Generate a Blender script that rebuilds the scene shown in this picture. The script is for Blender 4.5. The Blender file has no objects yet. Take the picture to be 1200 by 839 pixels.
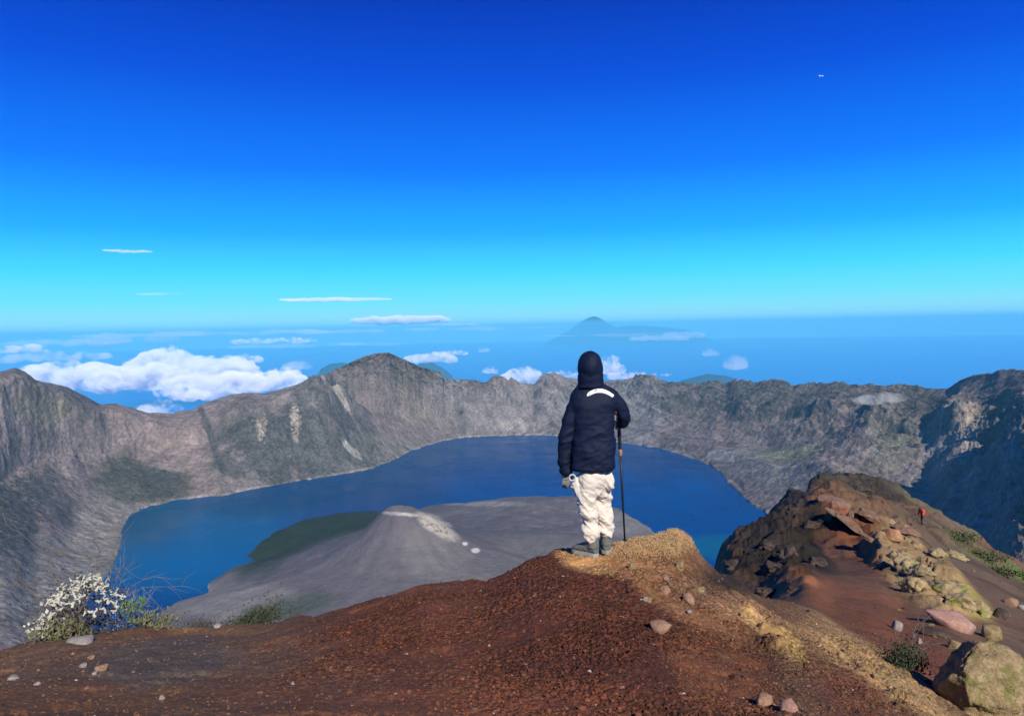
import bpy, bmesh, math, random
import numpy as np
from concurrent.futures import ThreadPoolExecutor
from mathutils import Vector, Matrix, noise as mnoise
from mathutils.bvhtree import BVHTree

# ------------------------------------------------------------------ camera
W, H, F = 1200.0, 839.0, 873.0
PITCH, ROLL = math.radians(2.3), math.radians(1.1)
sc = bpy.context.scene
COL = sc.collection
RIGHT = Vector((1, 0, 0)); FWD = Vector((0, math.cos(PITCH), -math.sin(PITCH)))
UP = RIGHT.cross(FWD)
_r = Matrix.Rotation(ROLL, 3, FWD)          # roll about the view axis
RIGHT = _r @ RIGHT; UP = _r @ UP
cam_d = bpy.data.cameras.new('camera'); cam = bpy.data.objects.new('camera', cam_d); COL.objects.link(cam)
cam_d.sensor_fit = 'HORIZONTAL'; cam_d.sensor_width = 36; cam_d.lens = 36 * F / W
cam_d.clip_start = 0.05; cam_d.clip_end = 600000
M3 = Matrix((RIGHT, UP, -FWD)).transposed()
cam.matrix_world = M3.to_4x4()
sc.camera = cam
Rn, Un, Fn = (np.array(v) for v in (RIGHT, UP, FWD))

# ------------------------------------------------------------------ light
SUN_AZ, SUN_EL = math.radians(160), math.radians(36)   # azimuth clockwise from the view direction (+Y)
sd = Vector((math.sin(SUN_AZ) * math.cos(SUN_EL), math.cos(SUN_AZ) * math.cos(SUN_EL), math.sin(SUN_EL)))
sl = bpy.data.lights.new('sun', 'SUN'); sl.energy = 4.5; sl.angle = math.radians(0.5); sl.color = (1, 0.91, 0.77)
so = bpy.data.objects.new('sun', sl); COL.objects.link(so)
so.rotation_euler = (-sd).to_track_quat('-Z', 'Y').to_euler()
wd = bpy.data.worlds.new('World'); sc.world = wd; wd.use_nodes = True
nt = wd.node_tree; nt.nodes.clear()
sky = nt.nodes.new('ShaderNodeTexSky'); sky.sky_type = 'NISHITA'; sky.sun_disc = False
sky.sun_elevation = SUN_EL; sky.sun_rotation = SUN_AZ
sky.altitude = 3300; sky.air_density = 1.0; sky.dust_density = 0.3; sky.ozone_density = 4.0
geo = nt.nodes.new('ShaderNodeTexCoord'); sep = nt.nodes.new('ShaderNodeSeparateXYZ')
nt.links.new(geo.outputs['Generated'], sep.inputs[0])
asn = nt.nodes.new('ShaderNodeMath'); asn.operation = 'ARCSINE'; nt.links.new(sep.outputs['Z'], asn.inputs[0])
mr = nt.nodes.new('ShaderNodeMapRange'); nt.links.new(asn.outputs[0], mr.inputs[0])
mr.inputs[1].default_value = math.radians(-10); mr.inputs[2].default_value = math.radians(50)
ramp = nt.nodes.new('ShaderNodeValToRGB'); nt.links.new(mr.outputs[0], ramp.inputs[0])
def lin(c): return tuple(((v / 255) / 12.92 if v / 255 <= 0.04045 else ((v / 255 + 0.055) / 1.055) ** 2.4) for v in c)
SKY = [(-10, (70, 160, 240)), (-0.6, (150, 232, 252)), (0.6, (175, 247, 253)), (2.2, (118, 238, 255)), (4.2, (72, 222, 255)),
       (7.2, (30, 175, 255)), (11.8, (8, 122, 255)), (18, (0, 78, 222)), (24.3, (0, 48, 177)), (50, (0, 34, 130))]
el = ramp.color_ramp.elements
while len(el) < len(SKY): el.new(0.5)
for e, (d, c) in zip(el, SKY):
    e.position = (d + 10) / 60; e.color = lin(c) + (1,)
sm = nt.nodes.new('ShaderNodeVectorMath'); sm.operation = 'SCALE'; sm.inputs['Scale'].default_value = 0.06
nt.links.new(sky.outputs[0], sm.inputs[0])
gain = nt.nodes.new('ShaderNodeVectorMath'); gain.operation = 'SCALE'; gain.inputs['Scale'].default_value = 0.78
nt.links.new(ramp.outputs[0], gain.inputs[0])
mx = nt.nodes.new('ShaderNodeMix'); mx.data_type = 'RGBA'; mx.inputs[0].default_value = 0.985
nt.links.new(sm.outputs[0], mx.inputs[6]); nt.links.new(gain.outputs[0], mx.inputs[7])
bg = nt.nodes.new('ShaderNodeBackground'); wo = nt.nodes.new('ShaderNodeOutputWorld')
nt.links.new(mx.outputs[2], bg.inputs[0]); nt.links.new(bg.outputs[0], wo.inputs[0])
sc.view_settings.view_transform = 'Standard'; sc.view_settings.look = 'None'
sc.view_settings.exposure = 0.4; sc.view_settings.gamma = 1.0; sc.view_settings.use_curve_mapping = False
sc.cycles.use_denoising = True
sc.cycles.max_bounces = 6; sc.cycles.volume_bounces = 10; sc.cycles.transparent_max_bounces = 24

# ------------------------------------------------------------------ helpers
def ray(x, y):
    x = np.asarray(x, float)[..., None]; y = np.asarray(y, float)[..., None]
    return Rn * (x - W / 2) + Un * (H / 2 - y) + Fn * F
def P(x, y, r):                                   # point seen at (x, y) at horizontal distance r
    d = ray(x, y); k = r / np.hypot(d[..., 0], d[..., 1])
    return d * np.asarray(k)[..., None]
def PZ(x, y, z):                                  # point seen at (x, y) on the level plane z
    d = ray(x, y); return d * (z / d[..., 2])[..., None]
def zof(x, y, r): return P(x, y, r)[..., 2]
def proj(p):
    p = np.asarray(p, float); w = p @ Fn
    return W / 2 + F * (p @ Rn) / w, H / 2 - F * (p @ Un) / w

_rs = np.random.RandomState(7)
_perm = _rs.permutation(512); _perm = np.concatenate([_perm, _perm, _perm])
_g = _rs.normal(size=(512, 3)); _g /= np.linalg.norm(_g, axis=1)[:, None]
_gx, _gy, _gz = (np.ascontiguousarray(_g[:, i], np.float32) for i in range(3)); _perm = _perm.astype(np.int32)
_pool = ThreadPoolExecutor(4)
def _pn(p):
    ip = np.floor(p); f = (p - ip).astype(np.float32); i = ip.astype(np.int32) & 511
    fx, fy, fz = f[:, 0], f[:, 1], f[:, 2]; ux, uy, uz = (v * v * v * (v * (v * 6 - 15) + 10) for v in (fx, fy, fz)); res = np.zeros(len(p), np.float32)
    for a in (0, 1):
        h1 = _perm[i[:, 0] + a]; wx = ux if a else 1 - ux
        for b in (0, 1):
            h2 = _perm[h1 + i[:, 1] + b]; wy = wx * (uy if b else 1 - uy)
            for c in (0, 1):
                g = _perm[h2 + i[:, 2] + c]
                res += wy * (uz if c else 1 - uz) * (_gx[g] * (fx - a) + _gy[g] * (fy - b) + _gz[g] * (fz - c))
    return res * 1.6
def pn(p):                                        # gradient noise, about -1..1
    p = np.asarray(p, float); q = p.reshape(-1, 3); n = max(1, len(q) // 60000 + 1)
    return np.concatenate(list(_pool.map(_pn, np.array_split(q, n)))).reshape(p.shape[:-1])
def fbm(p, o=5, lac=2.03, gn=0.5, ridged=False):
    p = np.asarray(p, float); a = 1; s = 0; n = 0
    for k in range(o):
        v = pn(p + 17.3 * k)
        if ridged: v = 1 - 2 * np.abs(v)
        s = s + a * v; n += a; a *= gn; p = p * lac
    return s / n
def cells(p, seed=0):                             # 2-D Worley: distance F1, F2 and a random per cell
    p = np.asarray(p, float); i = np.floor(p).astype(int); best = np.full(p.shape[:-1], 9.0); sec = best.copy(); idr = np.zeros(p.shape[:-1])
    for a in (-1, 0, 1):
        for b in (-1, 0, 1):
            cx = i[..., 0] + a; cy = i[..., 1] + b
            h = (cx * 73856093 ^ cy * 19349663 ^ seed * 83492791) & 0xffffff
            jx = ((h * 1103515245 + 12345) & 0xffff) / 65535.; jy = ((h * 214013 + 2531011) >> 4 & 0xffff) / 65535.
            d = np.hypot(p[..., 0] - cx - jx, p[..., 1] - cy - jy)
            m = d < best
            sec = np.where(m, best, np.minimum(sec, d)); idr = np.where(m, (h % 1013) / 1013., idr); best = np.where(m, d, best)
    return best, sec, idr
def S(e0, e1, v):
    t = np.clip((v - e0) / (e1 - e0), 0, 1); return t * t * (3 - 2 * t)
def interp(xs, pts): a = np.array(pts, float); return np.interp(xs, a[:, 0], a[:, 1])

def tag(o, label=None, cat=None, group=None, kind=None):
    if label: o['label'] = label
    if cat: o['category'] = cat
    if group: o['group'] = group
    if kind: o['kind'] = kind
    return o
def empty(name, loc, rz=0):
    o = bpy.data.objects.new(name, None); COL.objects.link(o); o.location = loc; o.rotation_euler = (0, 0, rz)
    o.empty_display_size = 0.2
    return o
def mesh_np(name, v, faces, mat=None, parent=None, smooth=True, cols=None):
    me = bpy.data.meshes.new(name)
    v = np.ascontiguousarray(v, np.float32); faces = np.ascontiguousarray(faces, np.int32)
    n = faces.shape[1]
    me.vertices.add(len(v)); me.vertices.foreach_set('co', v.ravel())
    me.loops.add(faces.size); me.loops.foreach_set('vertex_index', faces.ravel())
    me.polygons.add(len(faces)); me.polygons.foreach_set('loop_start', np.arange(0, faces.size, n, dtype=np.int32))
    me.polygons.foreach_set('loop_total', np.full(len(faces), n, np.int32))
    me.update(calc_edges=True); me.validate()
    me.polygons.foreach_set('use_smooth', np.full(len(me.polygons), smooth))
    for k, c in (cols or {}).items():
        at = me.color_attributes.new(k, 'FLOAT_COLOR', 'POINT')
        c4 = np.ones((len(v), 4), np.float32); c4[:, :3] = c; at.data.foreach_set('color', c4.ravel())
    if mat: me.materials.append(mat)
    o = bpy.data.objects.new(name, me); COL.objects.link(o)
    if parent: o.parent = parent
    return o
def grid_faces(nr, nc):
    i = np.arange(nr * nc).reshape(nr, nc)
    return np.stack([i[:-1, :-1], i[:-1, 1:], i[1:, 1:], i[1:, :-1]], -1).reshape(-1, 4)
def bm_obj(name, bm, mat, parent=None, smooth=True):
    me = bpy.data.meshes.new(name); bm.to_mesh(me); bm.free()
    for p in me.polygons: p.use_smooth = smooth
    if mat: me.materials.append(mat)
    o = bpy.data.objects.new(name, me); COL.objects.link(o)
    if parent: o.parent = parent
    return o

# node material builder -------------------------------------------------
class NM:
    def __init__(s, name, rough=0.9, spec=0.3):
        s.m = bpy.data.materials.new(name); s.m.use_nodes = True; s.t = s.m.node_tree
        s.b = s.t.nodes['Principled BSDF']; s.b.inputs['Roughness'].default_value = rough
        s.b.inputs['Specular IOR Level'].default_value = spec
        s.tc = s.t.nodes.new('ShaderNodeTexCoord')
    def L(s, a, b): s.t.links.new(a, b)
    def attr(s, n):
        a = s.t.nodes.new('ShaderNodeAttribute'); a.attribute_name = n; return a.outputs['Color']
    def noise(s, scale, detail=5, rough=0.6, vec=None, dist=0):
        n = s.t.nodes.new('ShaderNodeTexNoise'); n.inputs['Scale'].default_value = scale
        n.inputs['Detail'].default_value = detail; n.inputs['Roughness'].default_value = rough; n.inputs['Distortion'].default_value = dist
        s.L(vec or s.tc.outputs['Object'], n.inputs['Vector']); return n.outputs['Fac']
    def voro(s, scale, feat='F1', out='Distance', rnd=1, vec=None):
        n = s.t.nodes.new('ShaderNodeTexVoronoi'); n.feature = feat; n.inputs['Scale'].default_value = scale
        n.inputs['Randomness'].default_value = rnd
        s.L(vec or s.tc.outputs['Object'], n.inputs['Vector']); return n.outputs[out]
    def mapv(s, scale):
        n = s.t.nodes.new('ShaderNodeMapping'); n.inputs['Scale'].default_value = scale
        s.L(s.tc.outputs['Object'], n.inputs[0]); return n.outputs[0]
    def rng(s, v, a, b, c, d):
        n = s.t.nodes.new('ShaderNodeMapRange'); s.L(v, n.inputs[0])
        for i, k in enumerate((a, b, c, d)): n.inputs[i + 1].default_value = k
        return n.outputs[0]
    def math(s, op, a, b):
        n = s.t.nodes.new('ShaderNodeMath'); n.operation = op
        for i, v in enumerate((a, b)):
            if isinstance(v, (int, float)): n.inputs[i].default_value = v
            else: s.L(v, n.inputs[i])
        return n.outputs[0]
    def mix(s, f, a, b, mode='MIX'):
        n = s.t.nodes.new('ShaderNodeMix'); n.data_type = 'RGBA'; n.blend_type = mode; n.clamp_result = False
        for i, v in ((0, f), (6, a), (7, b)):
            if isinstance(v, tuple): n.inputs[i].default_value = v + (1,) if len(v) == 3 else v
            elif isinstance(v, (int, float)): n.inputs[i].default_value = v
            else: s.L(v, n.inputs[i])
        return n.outputs[2]
    def scale(s, col, f):
        n = s.t.nodes.new('ShaderNodeVectorMath'); n.operation = 'SCALE'
        if isinstance(col, tuple): n.inputs[0].default_value = col
        else: s.L(col, n.inputs[0])
        s.L(f, n.inputs['Scale']); return n.outputs[0]
    def bump(s, h, dist, strength=1.0, prev=None):
        n = s.t.nodes.new('ShaderNodeBump'); n.inputs['Distance'].default_value = dist; n.inputs['Strength'].default_value = strength
        s.L(h, n.inputs['Height'])
        if prev: s.L(prev, n.inputs['Normal'])
        return n.outputs[0]
    def done(s, col=None, nrm=None):
        if col is not None:
            if isinstance(col, tuple): s.b.inputs['Base Color'].default_value = col + (1,)
            else: s.L(col, s.b.inputs['Base Color'])
        if nrm: s.L(nrm, s.b.inputs['Normal'])
        return s.m

# ------------------------------------------------------------------ materials
def mat_far():
    m = NM('caldera rock', 0.95, 0.12)
    c = m.attr('col'); vg = m.attr('veg')
    n1 = m.noise(0.006, 8, 0.62); n2 = m.noise(0.045, 5, 0.65); rg = m.voro(0.028, 'DISTANCE_TO_EDGE')
    st = m.noise(1.0, 6, 0.6, vec=m.mapv((0.03, 0.03, 0.007)))
    f = m.math('MULTIPLY', m.rng(n1, 0.3, 0.7, 0.68, 1.35), m.math('MULTIPLY', m.rng(n2, 0.3, 0.7, 0.62, 1.42), m.rng(st, 0.3, 0.7, 0.8, 1.22)))
    base = m.scale(c, f)
    th = m.math('ADD', m.math('MULTIPLY', m.noise(0.022, 7, 0.7, dist=1.2), 0.75), m.math('MULTIPLY', m.noise(0.004, 4, 0.6), 0.25))
    mask = m.rng(m.math('ADD', th, m.rng(vg, 0, 1, -0.22, 0.14)), 0.49, 0.535, 0, 0.88)
    base = m.mix(mask, base, m.scale((.056, .055, .054), m.rng(n2, .3, .7, .6, 1.6)))
    hl = m.rng(m.math('SUBTRACT', m.noise(0.03, 6, 0.7, dist=.8), m.rng(vg, 0, 1, 0.02, -0.02)), 0.62, 0.68, 0, 0.4)
    base = m.mix(hl, base, (.40, .37, .35))
    h = m.math('ADD', m.noise(0.014, 7, 0.6), m.math('MULTIPLY', m.noise(0.06, 4, .6), .10))
    h = m.math('SUBTRACT', h, m.math('MULTIPLY', mask, -0.05))
    return m.done(base, m.bump(h, 42, 1.0))
def mat_land():
    m = NM('volcanic sand and scrub', 0.95, 0.1)
    f = m.math('MULTIPLY', m.rng(m.noise(0.02, 7, 0.65), 0.3, 0.7, 0.88, 1.12), m.rng(m.noise(0.12, 5, 0.7), 0.3, 0.7, 0.88, 1.12))
    return m.done(m.scale(m.attr('col'), f), m.bump(m.noise(0.05, 7, 0.65), 12, 0.6))
def mat_ground():
    m = NM('volcanic ground', 0.95, 0.2)
    c = m.attr('col'); k = m.attr('rough')
    v = m.voro(22, 'F1', 'Distance'); ve = m.voro(16, 'DISTANCE_TO_EDGE', 'Distance'); vc = m.voro(16, 'F1', 'Color')
    n = m.noise(40, 6, 0.7); big = m.noise(3, 6, 0.65); fine = m.noise(220, 4, 0.7)
    f = m.math('MULTIPLY', m.rng(n, 0.3, 0.7, 0.6, 1.4), m.rng(big, 0.3, 0.7, 0.75, 1.25))
    f = m.math('MULTIPLY', f, m.rng(fine, 0.3, 0.7, 0.7, 1.35))
    grit = m.scale(c, f)
    hsv = m.mix(0.07, grit, m.mix(1.0, grit, m.scale(vc, m.rng(n, 0, 1, 1.9, 1.9)), 'MULTIPLY'))
    h = m.math('ADD', m.math('MULTIPLY', n, 0.5), m.math('MULTIPLY', m.math('MULTIPLY', m.rng(ve, 0, 0.25, 0, 1), k), 0.9))
    b = m.bump(h, 0.035, 0.9); b = m.bump(fine, 0.008, 0.6, b)
    return m.done(hsv, b)
def mat_rock(name, col, col2, sc_=12, moss=None, bumpd=0.03):
    m = NM(name, 0.92, 0.2)
    n = m.noise(sc_, 7, 0.7); n2 = m.noise(sc_ * 5, 5, 0.7)
    c = m.mix(m.rng(n, 0.35, 0.65, 0, 1), col, col2)
    c = m.scale(c, m.rng(n2, 0.3, 0.7, 0.65, 1.35))
    if moss:
        c = m.mix(m.rng(m.noise(sc_ * 0.7, 5, 0.7), 0.5, 0.6, 0, 0.9), c, moss)
    h = m.math('ADD', n, m.math('MULTIPLY', n2, 0.35))
    return m.done(c, m.bump(h, bumpd, 0.9))
def mat_plain(name, col, rough=0.8, spec=0.3, var=0.25, sc_=30, bumpd=0.002):
    m = NM(name, rough, spec); n = m.noise(sc_, 4, 0.6)
    return m.done(m.scale(col, m.rng(n, 0.3, 0.7, 1 - var, 1 + var)), m.bump(n, bumpd, 0.7))
MAT_FAR = mat_far(); MAT_LAND = mat_land(); MAT_GND = mat_ground()

# ------------------------------------------------------------------ near ground
LAKE = -1100.0
PROF = {
 -160: [(2.9, 870), (4, 850), (6, 825), (9, 800)],
 -60: [(2.9, 845), (4, 822), (6, 797), (9, 777)],
 0:   [(2.9, 841), (4, 812), (6, 783), (9, 761)],
 50:  [(2.9, 840), (4, 806), (6, 770), (9, 746)],
 100: [(2.9, 840), (4, 803), (6, 763), (9, 738)],
 200: [(2.9, 840), (4, 800), (6, 755), (8.5, 733)],
 300: [(2.9, 839), (4, 795), (6, 750), (8, 729)],
 350: [(2.9, 839), (4, 790), (6, 740), (7.5, 720)],
 400: [(2.9, 839), (4, 785), (5.5, 735), (7, 712)],
 450: [(2.9, 839), (4, 778), (5.5, 722), (6.8, 700)],
 500: [(2.9, 839), (4, 772), (5.5, 706), (6.6, 685)],
 550: [(2.9, 839), (4, 770), (5.2, 712), (6.4, 678)],
 600: [(2.9, 839), (4, 764), (5, 706), (6.0, 668)],
 625: [(2.9, 839), (4, 761), (5, 697), (6.0, 655)],
 650: [(2.9, 839), (4, 758), (5, 690), (6.0, 652), (6.5, 646)],
 690: [(2.9, 839), (4, 750), (5, 688), (6.0, 651), (6.8, 640)],
 740: [(2.9, 839), (4, 748), (5.5, 668), (6.4, 643), (7.2, 632)],
 765: [(2.9, 839), (4, 752), (5.5, 676), (6.6, 640), (7.3, 629)],
 790: [(2.9, 839), (4, 757), (5.5, 684), (6.8, 634), (7.4, 622)],
 806: [(2.9, 839), (4, 762), (5.5, 692), (6.8, 643), (7.3, 628)],
 822: [(2.9, 840), (4, 770), (5.5, 702), (6.8, 662), (7.5, 650), (9, 700), (20, 760), (60, 700), (90, 720)],
 850: [(2.9, 841), (4, 778), (5.5, 718), (7, 684), (8.3, 671), (12, 705), (25, 685), (38, 656), (44, 646)],
 900: [(2.9, 842), (4, 790), (5.5, 742), (7, 716), (9, 703), (12, 708), (20, 695), (32, 655), (44, 618), (52, 606)],
 925: [(2.9, 843), (4, 795), (5.5, 752), (7, 726), (9, 708), (12, 705), (20, 678), (32, 645), (50, 592), (62, 579)],
 950: [(2.9, 845), (4, 802), (5.5, 765), (7, 738), (8.5, 723), (10, 722), (14, 692), (20, 672), (30, 652), (42, 602), (48, 587), (60, 592), (85, 566)],
 980: [(2.9, 850), (4, 812), (5.5, 780), (7, 754), (8.5, 739), (10, 738), (14, 705), (20, 678), (30, 650), (42, 598), (48, 584), (60, 590), (95, 558)],
 1030:[(2.9, 860), (4, 832), (5.5, 800), (7, 775), (8.5, 757), (10, 757), (13, 726), (18, 692), (25, 662), (35, 632), (45, 603), (50, 595), (62, 600), (95, 567)],
 1060:[(2.9, 872), (4, 848), (5.5, 815), (7, 788), (8.3, 771), (9.5, 772), (13, 738), (18, 702), (25, 668), (35, 642), (48, 618), (60, 606), (95, 582)],
 1100:[(2.9, 895), (4, 868), (5.5, 835), (7, 808), (8, 795), (9, 796), (13, 745), (18, 706), (25, 672), (35, 650), (50, 628), (68, 610), (90, 601)],
 1150:[(2.9, 915), (4, 888), (5.5, 860), (7, 832), (8, 818), (9, 812), (13, 762), (18, 722), (25, 690), (35, 668), (50, 648), (80, 632)],
 1200:[(2.9, 935), (4, 908), (5.5, 882), (8, 838), (13, 777), (18, 741), (25, 712), (35, 692), (50, 673), (70, 662)],
 1290:[(2.9, 960), (4, 935), (5.5, 905), (8, 860), (13, 800), (18, 765), (25, 740), (35, 722), (50, 710)],
 1400:[(2.9, 980), (5.5, 940), (8, 900), (13, 850), (25, 800), (50, 770)],
}
def solve_y(X, R, Z):                              # picture row whose sight line has height Z at range R in column X
    s2 = (Z / R) ** 2; ax = [Rn[i] * (X - W / 2) + Un[i] * H / 2 + Fn[i] * F for i in range(3)]; b = -Un
    qa = b[2] ** 2 - s2 * (b[0] ** 2 + b[1] ** 2); qb = 2 * (ax[2] * b[2] - s2 * (ax[0] * b[0] + ax[1] * b[1])); qc = ax[2] ** 2 - s2 * (ax[0] ** 2 + ax[1] ** 2)
    dq = np.sqrt(np.maximum(qb * qb - 4 * qa * qc, 0)); y1 = (-qb + dq) / (2 * qa); y2 = (-qb - dq) / (2 * qa)
    def err(y):
        d = [ax[i] + b[i] * y for i in range(3)]; return np.abs(d[2] / np.hypot(d[0], d[1]) - Z / R) + (d[0] * Fn[0] + d[1] * Fn[1] < 0) * 9
    return np.where(err(y1) < err(y2), y1, y2)
def profile_z(prof, rr, xq, tail):
    xs = sorted(prof); tab = []
    for x in xs:
        p = np.array(prof[x], float); z = zof(np.full(len(p), x), p[:, 1], p[:, 0])
        tr, tz = tail(p[-1, 0], z[-1])
        r = np.concatenate([p[:, 0], tr]); z = np.concatenate([z, tz])
        tab.append(np.interp(np.log(rr), np.log(r), z))
    tab = np.array(tab)
    xs = np.array(xs, float)
    # monotone cubic across columns
    d = np.diff(tab, axis=0) / np.diff(xs)[:, None]; m = np.zeros_like(tab)
    m[1:-1] = np.where(d[:-1] * d[1:] > 0, 2 * d[:-1] * d[1:] / (d[:-1] + d[1:] + 1e-12 * np.sign(d[:-1] + d[1:] + 1e-20)), 0)
    m[0], m[-1] = d[0], d[-1]
    k = np.clip(np.searchsorted(xs, xq) - 1, 0, len(xs) - 2); h = (xs[k + 1] - xs[k])[:, None]; t = ((xq - xs[k])[:, None]) / h
    return ((2*t**3 - 3*t**2 + 1) * tab[k] + (t**3 - 2*t**2 + t) * h * m[k] + (-2*t**3 + 3*t**2) * tab[k + 1] + (t**3 - t**2) * h * m[k + 1])
def place_cols(xq, rr, Z):                         # world points of a (column, range, height) grid
    X = np.repeat(xq[:, None], len(rr), 1); R = np.repeat(rr[None], len(xq), 0)
    Y = np.clip(solve_y(X, R, Z), -3000, 6000)
    p = P(X, Y, R); p[..., 2] = Z; return p, X, Y, R
def smooth_rows(a, n):
    for _ in range(n):
        b = a.copy(); b[:, 1:-1] = (a[:, :-2] + 2 * a[:, 1:-1] + a[:, 2:]) / 4; a = b
    return a

def blend(base, X, Y, blobs, warp):
    """base colour plus soft-edged patches (x, y, rx, ry, rot, colour, strength)."""
    c = np.array(base, float) * np.ones(X.shape + (3,))
    for (bx, by, rx, ry, rot, col, st) in blobs:
        a = math.radians(rot); dx = X - bx; dy = Y - by
        u = (dx * math.cos(a) + dy * math.sin(a)) / rx; v = (-dx * math.sin(a) + dy * math.cos(a)) / ry
        d = np.sqrt(u * u + v * v) + warp * 0.55
        w = (S(1.25, 0.65, d) * st)[..., None]
        c = c * (1 - w) + np.array(col) * w
    return c

GB = []   # ground patches, in picture coordinates of the surface they lie on
RED, MAROON, BROWN, TAN, OCHRE, DARK = (.20, .052, .026), (.115, .034, .024), (.155, .082, .05), (.42, .25, .12), (.47, .30, .14), (.028, .024, .022)
GB += [(150, 790, 420, 60, 0, (.15, .092, .066), .9), (190, 775, 95, 26, -4, (.115, .10, .10), .75), (60, 825, 160, 30, 0, (.16, .082, .05), .8),
       (560, 745, 240, 90, -8, (.165, .060, .036), .9), (450, 820, 220, 50, 0, (.155, .068, .044), .7),
       (720, 760, 190, 110, 20, (.105, .040, .030), .85), (670, 690, 90, 60, 0, (.14, .052, .034), .6), (600, 825, 140, 30, 0, (.20, .075, .045), .6),
       (735, 651, 80, 19, 8, (.50, .29, .14), 1.0), (700, 654, 40, 13, 5, (.52, .31, .15), .85), (790, 632, 40, 17, 15, (.52, .33, .13), 1.0), (806, 660, 32, 26, 45, (.21, .11, .06), .9),
       (800, 700, 90, 20, 32, (.30, .16, .09), .85), (870, 720, 90, 16, 25, (.30, .18, .115), .8), (850, 790, 70, 40, 40, (.20, .088, .05), .7),
       (920, 760, 40, 14, 40, (.46, .33, .14), .7), (888, 735, 26, 12, 30, (.50, .34, .16), .85), (990, 770, 120, 30, 30, (.40, .27, .15), .85),
       (1060, 815, 90, 25, 30, (.36, .25, .14), .85), (1000, 825, 70, 30, 30, (.16, .06, .04), .6),
       (1010, 715, 110, 24, 25, (.18, .078, .045), 1.0), (1070, 765, 60, 22, 30, (.21, .08, .045), .9), (940, 680, 22, 7, 20, (.36, .14, .06), .8),
       (905, 660, 85, 40, -20, (.032, .027, .025), 1.0), (895, 622, 55, 36, -45, (.036, .032, .030), 1.0), (955, 645, 40, 38, 10, (.022, .020, .019), 1.0),  # last patch: near-black colour stands in for the hollow's shadow
       (1005, 640, 50, 18, 35, (.26, .10, .055), .8), (1010, 602, 60, 9, 25, (.17, .11, .075), .85), (985, 655, 40, 12, 30, (.14, .075, .05), .8), (1000, 574, 75, 14, 10, (.05, .048, .045), .95),
       (930, 590, 26, 22, -45, (.05, .048, .048), .95),
       (1110, 645, 60, 25, 25, (.12, .088, .068), 1.0), (1175, 690, 50, 30, 25, (.115, .08, .06), .9), (1100, 695, 60, 22, 30, (.34, .25, .13), .85),
       (1065, 668, 40, 18, 40, (.30, .22, .13), .8), (1140, 710, 30, 12, 30, (.27, .24, .07), .8), (1160, 660, 60, 5, 30, (.15, .14, .07), .8),
       (1180, 780, 60, 50, 20, (.12, .085, .07), .7), (1110, 612, 50, 5, 27, (.13, .125, .085), .8), (1190, 670, 24, 4, 35, (.09, .14, .035), .7),
       (250, 737, 60, 6, 0, (.22, .13, .07), .7)]
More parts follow.
